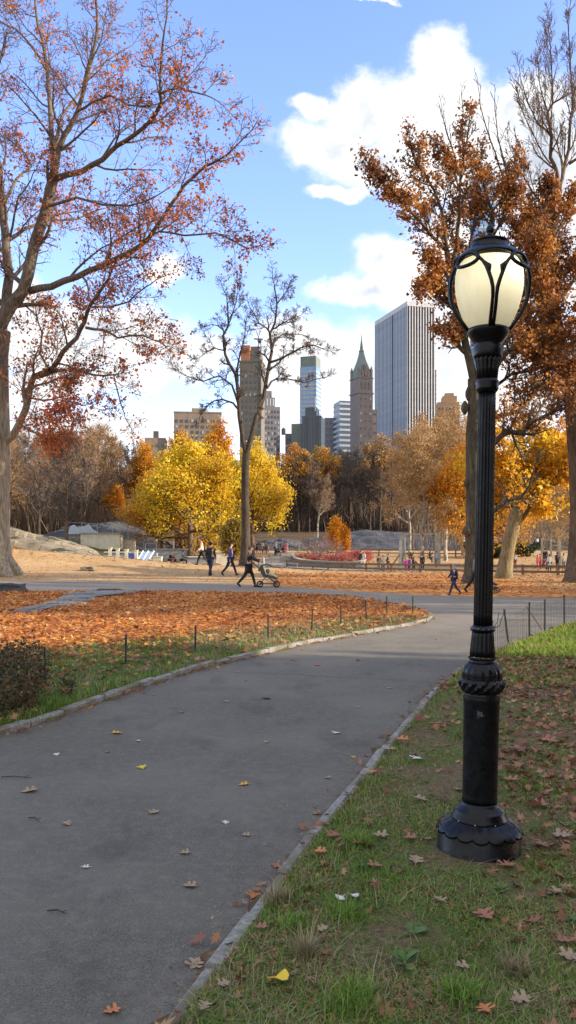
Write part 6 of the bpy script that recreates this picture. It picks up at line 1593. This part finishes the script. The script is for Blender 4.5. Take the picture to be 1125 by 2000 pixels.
# ------------------------------------------------------------------ grass
def grass(name, label, pts, h, w, seed, m, bend=.5):
    g = np.random.default_rng(seed); n = len(pts); a = g.uniform(0, 2*math.pi, n); hh = h*np.exp(g.normal(0, .35, n)); ww = w*g.uniform(.7, 1.3, n)
    dx = np.cos(a)*hh*bend*g.uniform(.3, 1.5, n); dy = np.sin(a)*hh*bend*g.uniform(.3, 1.5, n); px = -np.sin(a)*ww; py = np.cos(a)*ww
    P = pts
    def v(ox, oy, oz): return np.stack([P[:, 0]+ox, P[:, 1]+oy, P[:, 2]+oz], 1)
    V = np.stack([v(-px, -py, -.01), v(px, py, -.01), v(dx*.35+px*.8, dy*.35+py*.8, hh*.6), v(dx*.35-px*.8, dy*.35-py*.8, hh*.6), v(dx+px*.15, dy+py*.15, hh*.95), v(dx-px*.15, dy-py*.15, hh*.95)], 1)
    i = np.arange(n)[:, None]*6; Fq = np.concatenate([i+np.array([0, 1, 2, 3]), i+np.array([3, 2, 4, 5])])
    return tag(npmesh(name, V.reshape(-1, 3), Fq, m), label, 'grass', kind='stuff')
GR = leafmat('grass_blade', [(0, (.06, .13, .018)), (.45, (.15, .28, .035)), (.74, (.28, .38, .07)), (.90, (.34, .32, .12)), (1, (.46, .40, .21))], .3, .35, 1.2)
GRS = leafmat('grass_sunny', [(0, (.08, .14, .015)), (.6, (.24, .38, .04)), (.9, (.42, .48, .10)), (1, (.5, .45, .2))], .3, .4, 1.2)  # brighter copy of the grass, sunlight on the far lawn put into the colour
STRAW = leafmat('grass_straw', [(0, (.20, .16, .08)), (.6, (.38, .31, .17)), (1, (.52, .45, .28))], .3, .3, 1.2)
def clump(x, y):
    a = cl(x, y, 3.1, .4); b = cl(x, y, 8., 1.7); c = cl(x, y, 1.1, 3.); return np.clip(.10+1.15*a*b+.25*c, .06, 1)
g_ = np.random.default_rng(40)
def persp(n, y0, y1, x0f, x1, fn, seed, lift):
    g = np.random.default_rng(seed); y = 1/g.uniform(1/y1, 1/y0, n); x = g.uniform(x0f, x1, n)*y; k = fn(x, y) > g.random(n); x, y = x[k], y[k]
    return np.stack([x, y, H(x, y)+lift], 1)
inv = lambda x, y: inside(x, y, verge)*(segdist(x, y, right_edge) > .06)
p = persp(460000, 2.3, 10, -.2, .45, lambda x, y: inv(x, y)*clump(x, y)*(np.hypot(x-.99, y-4.15) > .26), 41, .05)
grass('grass', 'patchy green grass on the verge round the lamp post', p, .021, .0018, 42, GR, 1.1)
p = persp(80000, 2.3, 9, -.2, .45, lambda x, y: inv(x, y)*np.clip(.15+.9*cl(x, y, 2.3, 5)*cl(x, y, 5., 2), 0, 1)*.95*(np.hypot(x-.99, y-4.15) > .25), 43, .05)
grass('dry_grass', 'straw coloured dead grass lying among the green on the verge', p, .028, .0015, 44, STRAW, 1.8)
p = persp(30000, 9, 11.4, .1, .5, lambda x, y: inv(x, y)*clump(x, y), 53, .05)
grass('grass', 'thin grass among leaves on the shaded lawn behind the lamp post', p, .035, .003, 54, GR, .9)
p = persp(50000, 11.2, 20, .1, .5, lambda x, y: inv(x, y)*.9, 45, .05)
grass('grass', 'grass on the far part of the right hand lawn by the wire fence', p, .06, .005, 46, GRS, .7)
def lst(x, y):
    i = inside(x, y, leafpoly); d = segdist(x, y, left_edge); lim = np.interp(x, [-12, -5, -1.5, .5, 3], [4.0, 3.5, 2.1, 1.7, 1.0]); return i*(d > .08)*ss(lim+.9, lim-.6, d)
p = persp(110000, 6, 18, -.45, .2, lambda x, y: lst(x, y)*(.35+.65*clump(x, y)), 47, .05)
grass('grass', 'long grass in the strip between the left kerb and the leaf carpet', p, .050, .004, 48, GR, .8)
p = persp(9000, 12, 18, -.12, .2, lambda x, y: lst(x, y)*.9, 49, .05)
grass('dry_grass', 'sunlit yellow dry grass at the tip of the left bed', p, .06, .005, 50, STRAW, .8)
p = persp(60000, 2.3, 11, -.2, .45, lambda x, y: inv(x, y)*np.clip(.25+.9*cl(x, y, 2.9, 3.3), 0, 1)*(np.hypot(x-.99, y-4.15) > .24), 51, .058); V, Fq = ground_leaves(p, .017, 52, False, .5, .006)
tag(npmesh('leaf_crumbs', V, Fq, LITB), 'crushed brown leaf bits worked into the verge turf', 'leaf litter', kind='stuff')
p = np.concatenate([along(left_edge[3:], 1500, 61, -.06, .10), along(right_edge[3:16], 1800, 62, .06, .10)]); V, Fq = ground_leaves(p, .014, 63, False, .4, .003)
tag(npmesh('leaf_crumbs', V, Fq, LITB), 'fine brown grit and leaf bits along the kerbs on the asphalt', 'leaf litter', kind='stuff')
# tufts of longer grass
def tuft(px, py, label, m, n=260, h=.10, r=.09, seed=1):
    h *= .7
    g = np.random.default_rng(seed); c = G(px, py, .06); q = g.normal(0, r*.34, (n, 2)).clip(-r*.75, r*.75); pts = np.stack([q[:, 0], q[:, 1], np.zeros(n)], 1)
    o = grass('grass_tuft', label, pts, h, .0019, seed, m, .75); del o['kind']; o['category'] = 'grass tuft'; o.location = (c.x, c.y, .06)
tuft(700, 1650, 'bright green tuft near the kerb left of the lamp base', GR, 420, .06, .12, 60); tuft(680, 1790, 'dark green tuft under the two white leaves', GR, 420, .055, .12, 61)
tuft(575, 1812, 'green tuft beside the near kerb stones', GR, 300, .055, .09, 62); tuft(595, 1870, 'pale straw tuft spreading on the near grass', STRAW, 160, .10, .05, 63)
tuft(1005, 1905, 'straw and green tuft at the lower right', STRAW, 200, .08, .08, 64); tuft(690, 1960, 'broad green tuft at the bottom of the verge', GR, 600, .06, .14, 65); tuft(900, 1950, 'green tuft at the bottom right of the weed', GR, 500, .06, .12, 66)
tuft(540, 1760, 'dry grass tuft leaning over the kerb', STRAW, 200, .07, .09, 67)
# broad leaved weeds
WD = simple('weed_green', (.085, .155, .035), .85, .25, 12)
def weed(px, py, label, s, n, seed):
    r = random.Random(seed); c = G(px, py, .06); root = thing('weed', label, 'weed', (c.x, c.y, .068))
    for i in range(n):
        a = i*2.4+r.uniform(-.4, .4); L = s*r.uniform(.6, 1.1); el = r.uniform(.45, 1.15); mb = MB()
        dirv = Vector((math.cos(a)*math.cos(el), math.sin(a)*math.cos(el), math.sin(el))); sd = Vector((-math.sin(a), math.cos(a), 0)); dr = -L*.30
        P = []
        for t, w in ((0, .02), (.25, .05), (.45, .14), (.65, .18), (.85, .12), (1, .0)):
            b = dirv*L*t+Vector((0, 0, dr*t*t)); P.append((b+sd*w*L+Vector((0, 0, .02*s)), b, b-sd*w*L+Vector((0, 0, .02*s))))
        for q in P: mb.v += [tuple(x) for x in q]
        for j in range(5): mb.f += [(j*3, j*3+1, j*3+4, j*3+3), (j*3+1, j*3+2, j*3+5, j*3+4)]
        mb.build('leaf', WD, root, True)
weed(790, 1888, 'broad leaved green weed low on the near verge', .095, 15, 1); weed(808, 1832, 'smaller broad leaved weed just behind the larger one', .075, 10, 2); weed(980, 1745, 'pale low weed between lamp base and right edge', .06, 8, 3); weed(700, 1700, 'small weed by the foot of the lamp', .05, 6, 4); weed(1115, 1808, 'small green weed at the right picture edge', .06, 6, 5)
# shrub at the left
e2 = bush(402, .62, .62, 230, .026, LF_SHRUB)
put(e2, 8, 7.6, 1.0, 0, 'dark leafy shrub with brown tips growing over the left kerb', 'bush')
put(e2, -70, 8.4, 1.15, 2, 'dark shrub behind the one at the left kerb', 'bush', name='bush')
